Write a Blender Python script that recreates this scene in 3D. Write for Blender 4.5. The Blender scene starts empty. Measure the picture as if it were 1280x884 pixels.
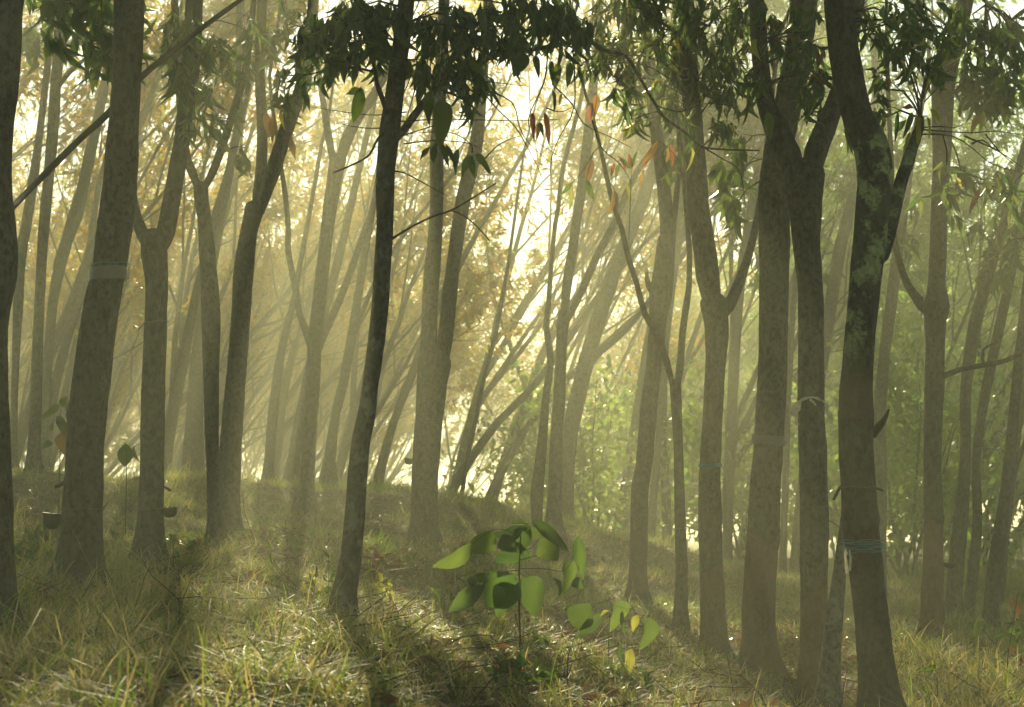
import bpy, math, random
import numpy as np
from mathutils import Vector, Matrix, noise

random.seed(7)
rng = np.random.default_rng(7)
scene = bpy.context.scene
COL = scene.collection
R = math.radians

# ------------------------------------------------------------------ camera
CAM_Z = 1.1
TILT = R(5.14)
LENS = 65.0
FPX = LENS / 36.0 * 1280.0
cam_data = bpy.data.cameras.new('camera')
cam_data.lens = LENS
cam_data.sensor_width = 36.0
cam_data.clip_start = 0.1
cam_data.clip_end = 2000.0
cam_data.dof.use_dof = True
cam_data.dof.focus_distance = 11.0
cam_data.dof.aperture_fstop = 5.6
cam = bpy.data.objects.new('camera', cam_data)
COL.objects.link(cam)
cam.location = (0, 0, CAM_Z)
cam.rotation_euler = (R(90) + TILT, 0, 0)
scene.camera = cam

# ------------------------------------------------------------------ light
SUN_EL = R(26.0)
SUN_AZ = R(-4.0)
world = bpy.data.worlds.new('World')
scene.world = world
world.use_nodes = True
wn = world.node_tree
wn.nodes.clear()
sky = wn.nodes.new('ShaderNodeTexSky')
sky.sky_type = 'NISHITA'
sky.sun_disc = False
sky.sun_elevation = SUN_EL
sky.sun_rotation = SUN_AZ
sky.altitude = 200.0
sky.air_density = 0.8
sky.dust_density = 0.1
sky.ozone_density = 0.3
bg = wn.nodes.new('ShaderNodeBackground')
bg.inputs['Strength'].default_value = 0.10
wo = wn.nodes.new('ShaderNodeOutputWorld')
tint = wn.nodes.new('ShaderNodeMix')
tint.data_type = 'RGBA'
tint.blend_type = 'MULTIPLY'
tint.inputs[0].default_value = 1.0
tint.inputs[7].default_value = (1.0, 0.92, 0.74, 1)
wn.links.new(sky.outputs[0], tint.inputs[6])
wn.links.new(tint.outputs[2], bg.inputs['Color'])
wn.links.new(bg.outputs[0], wo.inputs[0])

sd = bpy.data.lights.new('sun', 'SUN')
sd.energy = 5.0
sd.angle = R(0.5)
sd.color = (1.0, 0.89, 0.53)
sun = bpy.data.objects.new('sun', sd)
COL.objects.link(sun)
sdir = Vector((math.sin(SUN_AZ) * math.cos(SUN_EL), math.cos(SUN_AZ) * math.cos(SUN_EL), math.sin(SUN_EL)))
sun.rotation_euler = (-sdir).to_track_quat('-Z', 'Y').to_euler()
sun.location = sdir * 60

vs = scene.view_settings
vs.view_transform = 'Standard'
vs.look = 'None'
vs.exposure = 0.95
vs.gamma = 1.0
cy = scene.cycles
cy.max_bounces = 8
cy.diffuse_bounces = 3
cy.glossy_bounces = 2
cy.transmission_bounces = 5
cy.volume_bounces = 2
cy.transparent_max_bounces = 8
cy.caustics_reflective = False
cy.caustics_refractive = False
cy.use_denoising = True
cy.sample_clamp_indirect = 4.0

HAZE_DENSITY = 0.0088
HAZE_COLOR = (0.985, 0.985, 0.73, 1)
HAZE_ANISO = 0.55

# ------------------------------------------------------------------ helpers
def P(px, py, Y):
    """a point of the place: the sight line through (px, py) at ground distance Y"""
    u = (px - 640.0) / FPX
    v = (442.0 - py) / FPX
    d = Y / (math.cos(TILT) - v * math.sin(TILT))
    return Vector((u * d, Y, CAM_Z + d * (math.sin(TILT) + v * math.cos(TILT))))

def WPX(w, Y):
    return w * Y / FPX

def mesh_from(name, verts, tris=None, quads=None, attrs=None, smooth=False):
    me = bpy.data.meshes.new(name)
    verts = np.asarray(verts, dtype=np.float32).reshape(-1, 3)
    nt = 0 if tris is None else len(tris)
    nq = 0 if quads is None else len(quads)
    me.vertices.add(len(verts))
    me.vertices.foreach_set('co', verts.ravel())
    idx = []
    if nq: idx.append(np.asarray(quads, dtype=np.int32).ravel())
    if nt: idx.append(np.asarray(tris, dtype=np.int32).ravel())
    idx = np.concatenate(idx)
    me.loops.add(len(idx))
    me.loops.foreach_set('vertex_index', idx)
    me.polygons.add(nq + nt)
    starts = np.concatenate([np.arange(nq, dtype=np.int32) * 4, nq * 4 + np.arange(nt, dtype=np.int32) * 3]).astype(np.int32)
    me.polygons.foreach_set('loop_start', starts)
    me.update(calc_edges=True)
    if smooth:
        me.polygons.foreach_set('use_smooth', np.ones(nq + nt, dtype=bool))
    if attrs:
        for k, a in attrs.items():
            at = me.attributes.new(k, 'FLOAT', 'POINT')
            at.data.foreach_set('value', np.asarray(a, dtype=np.float32))
    me.validate()
    return me

class MB:
    def __init__(self):
        self.v = []; self.q = []; self.t = []
    def tube(self, pts, rad, n=8, amp=0.0, freq=6.0, cap=True, push=None):
        """tapered tube along pts with knobbly surface"""
        b = len(self.v)
        m = len(pts)
        up = Vector((0.13, 0.99, 0.05))
        prev = None
        for i in range(m):
            t = (pts[min(i + 1, m - 1)] - pts[max(i - 1, 0)])
            if t.length < 1e-9: t = Vector((0, 0, 1))
            t.normalize()
            if prev is None:
                a = t.cross(up)
                if a.length < 1e-3: a = t.cross(Vector((1, 0, 0)))
                a.normalize()
            else:
                a = prev - t * prev.dot(t); a.normalize()
            prev = a
            c = t.cross(a)
            for k in range(n):
                th = 2 * math.pi * k / n
                d = a * math.cos(th) + c * math.sin(th)
                r = rad[i]
                if amp:
                    q = pts[i] + d * r
                    r *= 1 + amp * (noise.noise(q * freq) + 0.5 * noise.noise(q * freq * 3.1))
                if push: r += push(pts[i], d)
                self.v.append(pts[i] + d * r)
        for i in range(m - 1):
            for k in range(n):
                k2 = (k + 1) % n
                self.q.append((b + i * n + k, b + i * n + k2, b + (i + 1) * n + k2, b + (i + 1) * n + k))
        if cap:
            for i, s in ((0, 1), (m - 1, -1)):
                cidx = len(self.v)
                self.v.append(pts[i].copy())
                for k in range(n):
                    k2 = (k + 1) % n
                    f = (cidx, b + i * n + k2, b + i * n + k) if s == 1 else (cidx, b + i * n + k, b + i * n + k2)
                    self.t.append(f)
    def build(self, name, mat, parent=None, smooth=True):
        me = mesh_from(name, [tuple(x) for x in self.v], self.t or None, self.q or None, smooth=smooth)
        me.materials.append(mat)
        return link(name, me, parent)

def link(name, data, parent=None):
    o = bpy.data.objects.new(name, data)
    COL.objects.link(o)
    if parent is not None: o.parent = parent
    return o

def tag(o, label=None, cat=None, group=None, kind=None):
    if label: o['label'] = label
    if cat: o['category'] = cat
    if group: o['group'] = group
    if kind: o['kind'] = kind
    return o

def empty(name, loc):
    o = bpy.data.objects.new(name, None)
    o.empty_display_size = 0.2
    COL.objects.link(o)
    o.location = loc
    return o

def catmull(pts, rads, step):
    """smooth, even resampling of a polyline with radii"""
    out = []; ro = []
    n = len(pts)
    for i in range(n - 1):
        p0 = pts[max(i - 1, 0)]; p1 = pts[i]; p2 = pts[i + 1]; p3 = pts[min(i + 2, n - 1)]
        k = max(1, int((p2 - p1).length / step + 0.5))
        for j in range(k):
            t = j / k
            t2 = t * t; t3 = t2 * t
            out.append(0.5 * ((2 * p1) + (p2 - p0) * t + (2 * p0 - 5 * p1 + 4 * p2 - p3) * t2 + (3 * p1 - p0 - 3 * p2 + p3) * t3))
            ro.append(rads[i] * (1 - t) + rads[i + 1] * t)
    out.append(pts[-1].copy()); ro.append(rads[-1])
    return out, ro

# ------------------------------------------------------------------ materials
def new_mat(name):
    m = bpy.data.materials.new(name)
    m.use_nodes = True
    nt = m.node_tree
    nt.nodes.clear()
    out = nt.nodes.new('ShaderNodeOutputMaterial')
    return m, nt, out

def ramp(nt, stops, fac):
    r = nt.nodes.new('ShaderNodeValToRGB')
    e = r.color_ramp.elements
    while len(e) < len(stops): e.new(0.5)
    for i, (p, c) in enumerate(stops):
        e[i].position = p; e[i].color = (*c, 1)
    nt.links.new(fac, r.inputs[0])
    return r.outputs[0]

def math_node(nt, op, a, b=None, clamp=False):
    n = nt.nodes.new('ShaderNodeMath'); n.operation = op; n.use_clamp = clamp
    for i, x in enumerate((a, b)):
        if x is None: continue
        if isinstance(x, (int, float)): n.inputs[i].default_value = x
        else: nt.links.new(x, n.inputs[i])
    return n.outputs[0]

def noise_node(nt, vec, scale, detail=4, rough=0.6):
    n = nt.nodes.new('ShaderNodeTexNoise')
    n.inputs['Scale'].default_value = scale
    n.inputs['Detail'].default_value = detail
    n.inputs['Roughness'].default_value = rough
    nt.links.new(vec, n.inputs['Vector'])
    return n.outputs[0]

def mixc(nt, fac, a, b):
    n = nt.nodes.new('ShaderNodeMix'); n.data_type = 'RGBA'
    if isinstance(fac, (int, float)): n.inputs[0].default_value = fac
    else: nt.links.new(fac, n.inputs[0])
    for i, x in ((6, a), (7, b)):
        if isinstance(x, tuple): n.inputs[i].default_value = (*x, 1)
        else: nt.links.new(x, n.inputs[i])
    return n.outputs[2]

def leaf_mat(name, stops, trans_stops, fac=0.45, rough=0.42):
    m, nt, out = new_mat(name)
    at = nt.nodes.new('ShaderNodeAttribute'); at.attribute_name = 'rnd'
    ob = nt.nodes.new('ShaderNodeObjectInfo')
    f = math_node(nt, 'FRACT', math_node(nt, 'ADD', at.outputs['Fac'], ob.outputs['Random']))
    c = ramp(nt, stops, f)
    tc = nt.nodes.new('ShaderNodeTexCoord')
    nz = noise_node(nt, tc.outputs['Object'], 28, 3)
    c = mixc(nt, math_node(nt, 'MULTIPLY', nz, 0.35), c, (0.035, 0.04, 0.018))
    ct = ramp(nt, trans_stops, f)
    pr = nt.nodes.new('ShaderNodeBsdfPrincipled')
    nt.links.new(c, pr.inputs['Base Color'])
    pr.inputs['Roughness'].default_value = rough
    pr.inputs['Specular IOR Level'].default_value = 0.35
    tr = nt.nodes.new('ShaderNodeBsdfTranslucent')
    nt.links.new(ct, tr.inputs['Color'])
    mx = nt.nodes.new('ShaderNodeMixShader'); mx.inputs[0].default_value = fac
    nt.links.new(pr.outputs[0], mx.inputs[1]); nt.links.new(tr.outputs[0], mx.inputs[2])
    nt.links.new(mx.outputs[0], out.inputs[0])
    return m

def veined_mat(name, stops, trans):
    m = leaf_mat(name, stops, trans, 0.5, 0.36)
    nt = m.node_tree
    tc = nt.nodes.new('ShaderNodeTexCoord'); sep = nt.nodes.new('ShaderNodeSeparateXYZ'); nt.links.new(tc.outputs['Object'], sep.inputs[0])
    ax = math_node(nt, 'ABSOLUTE', sep.outputs[0])
    mid = math_node(nt, 'SUBTRACT', 1.0, math_node(nt, 'MULTIPLY', ax, 38), True)
    wv = math_node(nt, 'SINE', math_node(nt, 'MULTIPLY', math_node(nt, 'SUBTRACT', sep.outputs[1], math_node(nt, 'MULTIPLY', ax, 0.55)), 52))
    side = math_node(nt, 'MULTIPLY', math_node(nt, 'SUBTRACT', wv, 0.86), 6, True)
    v = math_node(nt, 'MAXIMUM', mid, math_node(nt, 'MULTIPLY', side, 0.55))
    blot = noise_node(nt, tc.outputs['Object'], 5, 4, 0.65)
    for n in list(nt.nodes):
        if n.type == 'BSDF_TRANSLUCENT' or n.type == 'BSDF_PRINCIPLED':
            key = 'Color' if n.type == 'BSDF_TRANSLUCENT' else 'Base Color'
            src = n.inputs[key].links[0].from_socket
            c = mixc(nt, math_node(nt, 'MULTIPLY', ramp(nt, [(0.52, (0, 0, 0)), (0.7, (1, 1, 1))], blot), 0.45), src, (0.12, 0.13, 0.03))
            c = mixc(nt, math_node(nt, 'MULTIPLY', v, 0.55), c, (0.07, 0.10, 0.025) if n.type == 'BSDF_TRANSLUCENT' else (0.12, 0.15, 0.06))
            nt.links.new(c, n.inputs[key])
    return m

def bark_mat(name, dark, light, lichen=0.0, lz=(0, 99), panel=None, panel_col=(0.19, 0.11, 0.065), patch=3.2, lcol=(0.15, 0.175, 0.085), pale=0.0):
    m, nt, out = new_mat(name)
    tc = nt.nodes.new('ShaderNodeTexCoord')
    vec = tc.outputs['Object']
    mp = nt.nodes.new('ShaderNodeMapping'); mp.inputs['Scale'].default_value = (1, 1, 0.35)
    nt.links.new(vec, mp.inputs['Vector'])
    mp2 = nt.nodes.new('ShaderNodeMapping'); mp2.inputs['Scale'].default_value = (1, 1, 0.8); mp2.inputs['Rotation'].default_value = (0.35, 0.3, 0)
    nt.links.new(vec, mp2.inputs['Vector'])
    n1 = noise_node(nt, mp.outputs[0], 26, 6, 0.7)
    n2 = noise_node(nt, vec, 3.1, 3, 0.55)
    n3 = noise_node(nt, mp2.outputs[0], 31, 6, 0.75)
    sep = nt.nodes.new('ShaderNodeSeparateXYZ'); nt.links.new(vec, sep.inputs[0])
    base = mixc(nt, ramp(nt, [(0.3, (0, 0, 0)), (0.7, (1, 1, 1))], n1), dark, light)
    base = mixc(nt, ramp(nt, [(0.47, (0, 0, 0)), (0.6, (1, 1, 1))], n3), base, tuple(x * 0.4 for x in dark))
    base = mixc(nt, ramp(nt, [(0.5, (0, 0, 0)), (0.75, (0.6, 0.6, 0.6))], n2), base, (0.085, 0.095, 0.05))
    height = math_node(nt, 'ADD', math_node(nt, 'MULTIPLY', n1, 0.6), math_node(nt, 'MULTIPLY', n3, 0.5))
    if pale:
        n5 = noise_node(nt, mp2.outputs[0], 11, 4, 0.6)
        base = mixc(nt, math_node(nt, 'MULTIPLY', ramp(nt, [(0.55, (0, 0, 0)), (0.62, (1, 1, 1))], n5), pale), base, (0.20, 0.20, 0.15))
    if panel:
        z0, z1, sl = panel
        h = math_node(nt, 'ADD', sep.outputs[2], math_node(nt, 'MULTIPLY', sep.outputs[0], sl))
        h = math_node(nt, 'ADD', h, math_node(nt, 'MULTIPLY', math_node(nt, 'SUBTRACT', n3, 0.5), 0.10))
        up = math_node(nt, 'MULTIPLY', math_node(nt, 'SUBTRACT', h, z0), 40, True)
        dn = math_node(nt, 'MULTIPLY', math_node(nt, 'SUBTRACT', z1, h), 40, True)
        mk = math_node(nt, 'MULTIPLY', up, dn)
        lines = math_node(nt, 'SINE', math_node(nt, 'MULTIPLY', h, 210))
        pc = mixc(nt, math_node(nt, 'MULTIPLY', n1, 1.0), tuple(x * 0.55 for x in panel_col), panel_col)
        pc = mixc(nt, math_node(nt, 'MULTIPLY', math_node(nt, 'ADD', lines, 1.0), 0.16), pc, tuple(x * 0.4 for x in panel_col))
        base = mixc(nt, math_node(nt, 'MULTIPLY', mk, math_node(nt, 'MULTIPLY', n2, 1.25, True)), base, pc)
        height = math_node(nt, 'SUBTRACT', height, math_node(nt, 'MULTIPLY', mk, 0.5))
    if lichen:
        vo = nt.nodes.new('ShaderNodeTexVoronoi'); vo.inputs['Scale'].default_value = patch * 2.2
        w = nt.nodes.new('ShaderNodeMix'); w.data_type = 'VECTOR'; w.inputs[0].default_value = 0.12
        nn = nt.nodes.new('ShaderNodeTexNoise'); nn.inputs['Scale'].default_value = 14; nn.inputs['Detail'].default_value = 4
        nt.links.new(vec, nn.inputs['Vector'])
        nt.links.new(vec, w.inputs[4]); nt.links.new(nn.outputs[1], w.inputs[5])
        nt.links.new(w.outputs[1], vo.inputs['Vector'])
        n4 = noise_node(nt, w.outputs[1], patch, 5, 0.7)
        zlo = math_node(nt, 'MULTIPLY', math_node(nt, 'SUBTRACT', sep.outputs[2], lz[0]), 5, True)
        zhi = math_node(nt, 'MULTIPLY', math_node(nt, 'SUBTRACT', lz[1], sep.outputs[2]), 5, True)
        nfine = noise_node(nt, vec, 42, 4, 0.7)
        q = math_node(nt, 'ADD', math_node(nt, 'ADD', math_node(nt, 'MULTIPLY', n4, 0.75), math_node(nt, 'MULTIPLY', math_node(nt, 'SUBTRACT', nfine, 0.5), 0.34)), math_node(nt, 'MULTIPLY', math_node(nt, 'SUBTRACT', 0.45, vo.outputs['Distance']), 0.5))
        mk = ramp(nt, [(0.64 - 0.24 * lichen, (0, 0, 0)), (0.76 - 0.24 * lichen, (1, 1, 1))], q)
        mk = math_node(nt, 'MULTIPLY', math_node(nt, 'MULTIPLY', mk, zlo), zhi)
        lc = mixc(nt, ramp(nt, [(0.35, (0, 0, 0)), (0.65, (1, 1, 1))], nfine), tuple(x * 0.4 for x in lcol), lcol)
        base = mixc(nt, math_node(nt, 'MULTIPLY', mk, 0.9), base, lc)
        height = math_node(nt, 'ADD', height, math_node(nt, 'MULTIPLY', mk, 0.6))
    pr = nt.nodes.new('ShaderNodeBsdfPrincipled')
    nt.links.new(base, pr.inputs['Base Color'])
    pr.inputs['Roughness'].default_value = 0.88
    pr.inputs['Specular IOR Level'].default_value = 0.2
    bp = nt.nodes.new('ShaderNodeBump')
    bp.inputs['Strength'].default_value = 0.9
    bp.inputs['Distance'].default_value = 0.03
    nt.links.new(height, bp.inputs['Height'])
    nt.links.new(bp.outputs[0], pr.inputs['Normal'])
    nt.links.new(pr.outputs[0], out.inputs[0])
    return m

def plain_mat(name, col, rough=0.6, spec=0.4, trans=0.0, nscale=40, var=0.4):
    m, nt, out = new_mat(name)
    tc = nt.nodes.new('ShaderNodeTexCoord')
    n = noise_node(nt, tc.outputs['Object'], nscale, 4)
    c = mixc(nt, math_node(nt, 'MULTIPLY', n, var * 1.6, True), col, tuple(x * 0.4 for x in col))
    pr = nt.nodes.new('ShaderNodeBsdfPrincipled')
    nt.links.new(c, pr.inputs['Base Color'])
    pr.inputs['Roughness'].default_value = rough
    pr.inputs['Specular IOR Level'].default_value = spec
    sh = pr.outputs[0]
    if trans:
        tr = nt.nodes.new('ShaderNodeBsdfTranslucent'); tr.inputs[0].default_value = (*col, 1)
        mx = nt.nodes.new('ShaderNodeMixShader'); mx.inputs[0].default_value = trans
        nt.links.new(sh, mx.inputs[1]); nt.links.new(tr.outputs[0], mx.inputs[2]); sh = mx.outputs[0]
    nt.links.new(sh, out.inputs[0])
    return m

G1 = [(0.0, (0.032, 0.065, 0.022)), (0.5, (0.045, 0.085, 0.028)), (1.0, (0.075, 0.105, 0.035))]
G1T = [(0.0, (0.09, 0.19, 0.035)), (0.6, (0.15, 0.26, 0.05)), (1.0, (0.28, 0.32, 0.06))]
Y1 = [(0.0, (0.075, 0.080, 0.028)), (0.4, (0.11, 0.085, 0.028)), (0.75, (0.14, 0.085, 0.03)), (1.0, (0.11, 0.06, 0.025))]
Y1T = [(0.0, (0.36, 0.42, 0.05)), (0.4, (0.58, 0.44, 0.06)), (0.75, (0.62, 0.35, 0.06)), (1.0, (0.5, 0.25, 0.05))]
M = {}
M['leaf_dark'] = leaf_mat('dark_leaf', [(0, (0.034, 0.062, 0.028)), (1, (0.06, 0.095, 0.038))], [(0, (0.09, 0.17, 0.04)), (1, (0.16, 0.24, 0.05))], 0.42)
M['leaf_green'] = leaf_mat('green_leaf', G1, G1T, 0.45)
M['leaf_fresh'] = leaf_mat('fresh_leaf', [(0, (0.045, 0.095, 0.025)), (1, (0.09, 0.13, 0.035))], [(0, (0.22, 0.42, 0.06)), (0.6, (0.34, 0.50, 0.07)), (1, (0.48, 0.53, 0.09))], 0.55)
M['leaf_yellow'] = leaf_mat('yellowing_leaf', Y1, Y1T, 0.5)
M['leaf_orange'] = leaf_mat('orange_leaf', [(0, (0.20, 0.12, 0.04)), (1, (0.15, 0.08, 0.035))], [(0, (0.46, 0.27, 0.07)), (1, (0.36, 0.18, 0.06))], 0.5)
M['leaf_red'] = leaf_mat('reddish_leaf', [(0, (0.14, 0.05, 0.03)), (1, (0.12, 0.045, 0.03))], [(0, (0.4, 0.13, 0.07)), (1, (0.32, 0.12, 0.06))], 0.5)
M['leaf_lime'] = leaf_mat('lime_leaf', [(0, (0.13, 0.14, 0.03)), (1, (0.16, 0.15, 0.03))], [(0, (0.45, 0.46, 0.07)), (1, (0.5, 0.46, 0.07))], 0.55)
M['leaf_broad'] = leaf_mat('broad_leaf', [(0, (0.035, 0.065, 0.020)), (1, (0.06, 0.095, 0.028))], [(0, (0.10, 0.18, 0.022)), (1, (0.17, 0.24, 0.032))], 0.5, 0.33)
M['leaf_veined'] = veined_mat('veined_leaf', [(0, (0.035, 0.070, 0.022)), (1, (0.06, 0.10, 0.03))], [(0, (0.11, 0.20, 0.035)), (1, (0.20, 0.28, 0.05))])
M['leaf_dead'] = leaf_mat('dead_leaf', [(0, (0.15, 0.08, 0.045)), (0.5, (0.21, 0.12, 0.065)), (1, (0.10, 0.06, 0.04))], [(0, (0.24, 0.1, 0.04)), (1, (0.3, 0.15, 0.06))], 0.3, 0.75)
M['grass'] = leaf_mat('grass_blade', [(0, (0.07, 0.12, 0.028)), (0.45, (0.13, 0.15, 0.04)), (0.6, (0.30, 0.235, 0.10)), (1, (0.40, 0.32, 0.16))],
                      [(0, (0.22, 0.36, 0.05)), (0.45, (0.38, 0.43, 0.06)), (0.6, (0.58, 0.45, 0.15)), (1, (0.64, 0.52, 0.2))], 0.5, 0.55)
M['straw'] = leaf_mat('dry_straw', [(0, (0.28, 0.21, 0.10)), (0.6, (0.19, 0.13, 0.065)), (1, (0.34, 0.27, 0.14))], [(0, (0.48, 0.36, 0.14)), (1, (0.52, 0.42, 0.18))], 0.4, 0.5)
M['bark'] = bark_mat('bark', (0.040, 0.035, 0.026), (0.125, 0.112, 0.082))
M['bark_far'] = bark_mat('grey_bark', (0.050, 0.044, 0.033), (0.135, 0.122, 0.09))
M['bark_left'] = bark_mat('dark_bark', (0.028, 0.026, 0.020), (0.095, 0.088, 0.066), lichen=0.25, lz=(0.6, 3), patch=4.0, lcol=(0.09, 0.105, 0.06))
M['bark_mossy'] = bark_mat('mossy_bark', (0.034, 0.029, 0.022), (0.115, 0.102, 0.075), lichen=0.42, lz=(1.3, 4), patch=4.2, lcol=(0.075, 0.10, 0.035), panel=(0.1, 0.75, -0.5))
M['bark_lichen'] = bark_mat('lichen_bark', (0.022, 0.019, 0.014), (0.075, 0.064, 0.045), lichen=1.3, lz=(1.9, 3.3), panel=(1.62, 1.86, 0.0), panel_col=(0.12, 0.078, 0.052), patch=4.0, lcol=(0.27, 0.32, 0.13))
M['bark_panel'] = bark_mat('tapped_bark', (0.038, 0.033, 0.025), (0.125, 0.11, 0.08), panel=(0.05, 1.0, 0.75))
M['bark_blotch'] = bark_mat('blotchy_bark', (0.030, 0.028, 0.020), (0.095, 0.088, 0.063), pale=0.4)
M['bark_pale'] = bark_mat('pale_bark', (0.075, 0.07, 0.05), (0.15, 0.14, 0.105), pale=0.7)
M['twig'] = plain_mat('twig_bark', (0.05, 0.042, 0.03), 0.8, 0.2)
M['deadwood'] = plain_mat('dead_twig', (0.09, 0.065, 0.045), 0.85, 0.2)
M['stem'] = plain_mat('green_stem', (0.06, 0.075, 0.03), 0.6, 0.3)
M['cup'] = plain_mat('black_cup', (0.018, 0.018, 0.017), 0.45, 0.5, var=0.3)
M['wire'] = plain_mat('rusty_wire', (0.11, 0.065, 0.04), 0.6, 0.4)
M['teal'] = plain_mat('teal_twine', (0.03, 0.16, 0.18), 0.6, 0.3, trans=0.15, nscale=120)
M['plastic'] = plain_mat('clear_plastic', (0.72, 0.66, 0.50), 0.3, 0.6, trans=0.6, nscale=60, var=0.25)
M['skirt'] = plain_mat('grey_plastic', (0.10, 0.095, 0.072), 0.4, 0.6, trans=0.3, nscale=60, var=0.4)

# ------------------------------------------------------------------ leaves
def leaf_template(rows, fold=0.18, droop=0.35, wave=0.0, shape=0.42):
    """unit leaf: length along y, width along x"""
    v = [(0, 0, 0)]
    for i in range(1, rows + 1):
        t = i / (rows + 1)
        w = 0.5 * math.sin(math.pi * t ** (0.7 if shape < 0.5 else 1.0)) ** 0.9
        z = -droop * t * t
        wz = wave * math.sin(9 * t)
        v += [(-w, t, z + fold * w * 1.2 + wz * w), (0, t, z), (w, t, z + fold * w * 1.2 - wz * w)]
    v.append((0, 1, -droop))
    f = [(0, 2, 1), (0, 3, 2)]
    for i in range(rows - 1):
        a = 1 + 3 * i; b = a + 3
        f += [(a, a + 1, b + 1), (a, b + 1, b), (a + 1, a + 2, b + 2), (a + 1, b + 2, b + 1)]
    a = 1 + 3 * (rows - 1); e = a + 3
    f += [(a, a + 1, e), (a + 1, a + 2, e)]
    return np.array(v, dtype=np.float64), np.array(f, dtype=np.int32)

SMALL = (np.array([(0, 0, 0), (-0.5, 0.45, 0.03), (0.5, 0.45, 0.03), (0, 1, -0.22)], dtype=np.float64), np.array([(0, 2, 1), (1, 2, 3)], dtype=np.int32))
MID = leaf_template(2, 0.2, 0.35)

class Leaves:
    """gathers leaves and turns them into one mesh"""
    def __init__(self): self.a = []
    def add(self, p, d, nrm, L, W, rnd):
        self.a.append((p[0], p[1], p[2], d[0], d[1], d[2], nrm[0], nrm[1], nrm[2], L, W, rnd))
    def arrays(self, tmpl):
        A = np.array(self.a, dtype=np.float64)
        V, F = tmpl
        p = A[:, 0:3]; d = A[:, 3:6]; d /= np.linalg.norm(d, axis=1, keepdims=True) + 1e-9
        n = A[:, 6:9]
        s = np.cross(d, n); s /= np.linalg.norm(s, axis=1, keepdims=True) + 1e-9
        n = np.cross(s, d)
        L = A[:, 9:10]; W = A[:, 10:11]
        verts = (p[:, None, :] + V[None, :, 1:2] * (d * L)[:, None, :] + V[None, :, 0:1] * (s * W)[:, None, :] + V[None, :, 2:3] * (n * L)[:, None, :])
        tris = (F[None, :, :] + (np.arange(len(A)) * len(V))[:, None, None]).reshape(-1, 3)
        return verts.reshape(-1, 3), tris, np.repeat(A[:, 11], len(V))
    def build(self, name, mat, parent=None, tmpl=SMALL, kind='stuff'):
        if not self.a: return None
        v, t, r = self.arrays(tmpl)
        me = mesh_from(name, v, t, attrs={'rnd': r})
        me.materials.append(mat)
        o = link(name, me, parent)
        if kind: o['kind'] = kind
        return o

def rvec(s=1.0):
    return Vector((random.gauss(0, s), random.gauss(0, s), random.gauss(0, s)))

def rosette(LV, p, axis, n, L, droop=0.6, wr=0.27):
    for _ in range(n):
        d = rvec(0.6) + axis * 0.5 + Vector((0, 0, -droop))
        l = L * random.uniform(0.65, 1.2)
        LV.add(p + rvec(0.035), d, rvec(), l, l * random.uniform(wr * 0.8, wr * 1.25), random.random())

# single-leaf meshes shared between the big leaves that can be picked out one by one
LEAFDATA = {}
def leaf_data(kind, var):
    key = (kind, var)
    if key not in LEAFDATA:
        rr = random.Random(var * 31 + 5)
        V, F = leaf_template(7, rr.uniform(0.15, 0.5), rr.uniform(0.15, 0.7), rr.uniform(0.05, 0.22), 0.3 if var % 2 else 0.6)
        bend = rr.uniform(-0.15, 0.15)
        V = V.copy(); V[:, 0] += bend * V[:, 1] ** 2 * 0.5
        me = mesh_from('leaf', V, F, attrs={'rnd': np.full(len(V), rr.random())}, smooth=True)
        me.materials.append(M[kind])
        LEAFDATA[key] = me
    return LEAFDATA[key]

def leaf_obj(parent, p, d, nrm, L, W, kind, name='leaf'):
    """one leaf as a part; p in world space"""
    d = d.normalized()
    s = d.cross(nrm)
    if s.length < 1e-4: s = d.cross(Vector((1, 0.3, 0)))
    s.normalize(); n = s.cross(d)
    o = link(name, leaf_data(kind, random.randrange(8)), parent)
    b = p - parent.location
    o.matrix_local = Matrix(((s.x * W, d.x * L, n.x * L, b.x), (s.y * W, d.y * L, n.y * L, b.y), (s.z * W, d.z * L, n.z * L, b.z), (0, 0, 0, 1)))
    return o

# ------------------------------------------------------------------ branching growth
LEAN = Vector((0.16, 0.0, 0.0))
WOB = 0.10
def grow(mb, LV, p, d, r, L, level, maxl, leafn, leafL, n=5, up=0.10, start=0.35):
    """a limb that forks into thinner limbs and ends in leaf rosettes"""
    seg = 6 if level < 2 else 4
    pts = [p.copy()]; rad = [r]
    cur = p.copy(); dd = d.normalized()
    for i in range(seg):
        dd = (dd + rvec(WOB) + Vector((0, 0, up)) + LEAN * 0.12).normalized()
        cur = cur + dd * (L / seg)
        pts.append(cur.copy()); rad.append(r * (1 - 0.55 * (i + 1) / seg))
    mb.tube(pts, rad, n=max(4, n - level), cap=False)
    if level >= maxl:
        for i in range(max(1, seg - 2), seg + 1):
            rosette(LV, pts[i], dd, leafn, leafL)
        return
    k = random.choice((2, 3, 3)) if level else 3
    for j in range(k):
        t = start + (1 - start) * (j + random.uniform(0.3, 0.9)) / k
        i = min(seg, max(1, int(t * seg + 0.5)))
        side = rvec(); side = (side - dd * side.dot(dd)).normalized()
        nd = dd * random.uniform(0.7, 1.0) + side * random.uniform(0.35, 0.75) + LEAN
        grow(mb, LV, pts[i], nd, rad[i] * random.uniform(0.5, 0.68), L * random.uniform(0.5, 0.72), level + 1, maxl, leafn, leafL, n, up, 0.3)
    grow(mb, LV, pts[-1], dd, rad[-1], L * 0.6, level + 1, maxl, leafn, leafL, n, up, 0.3)
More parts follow.
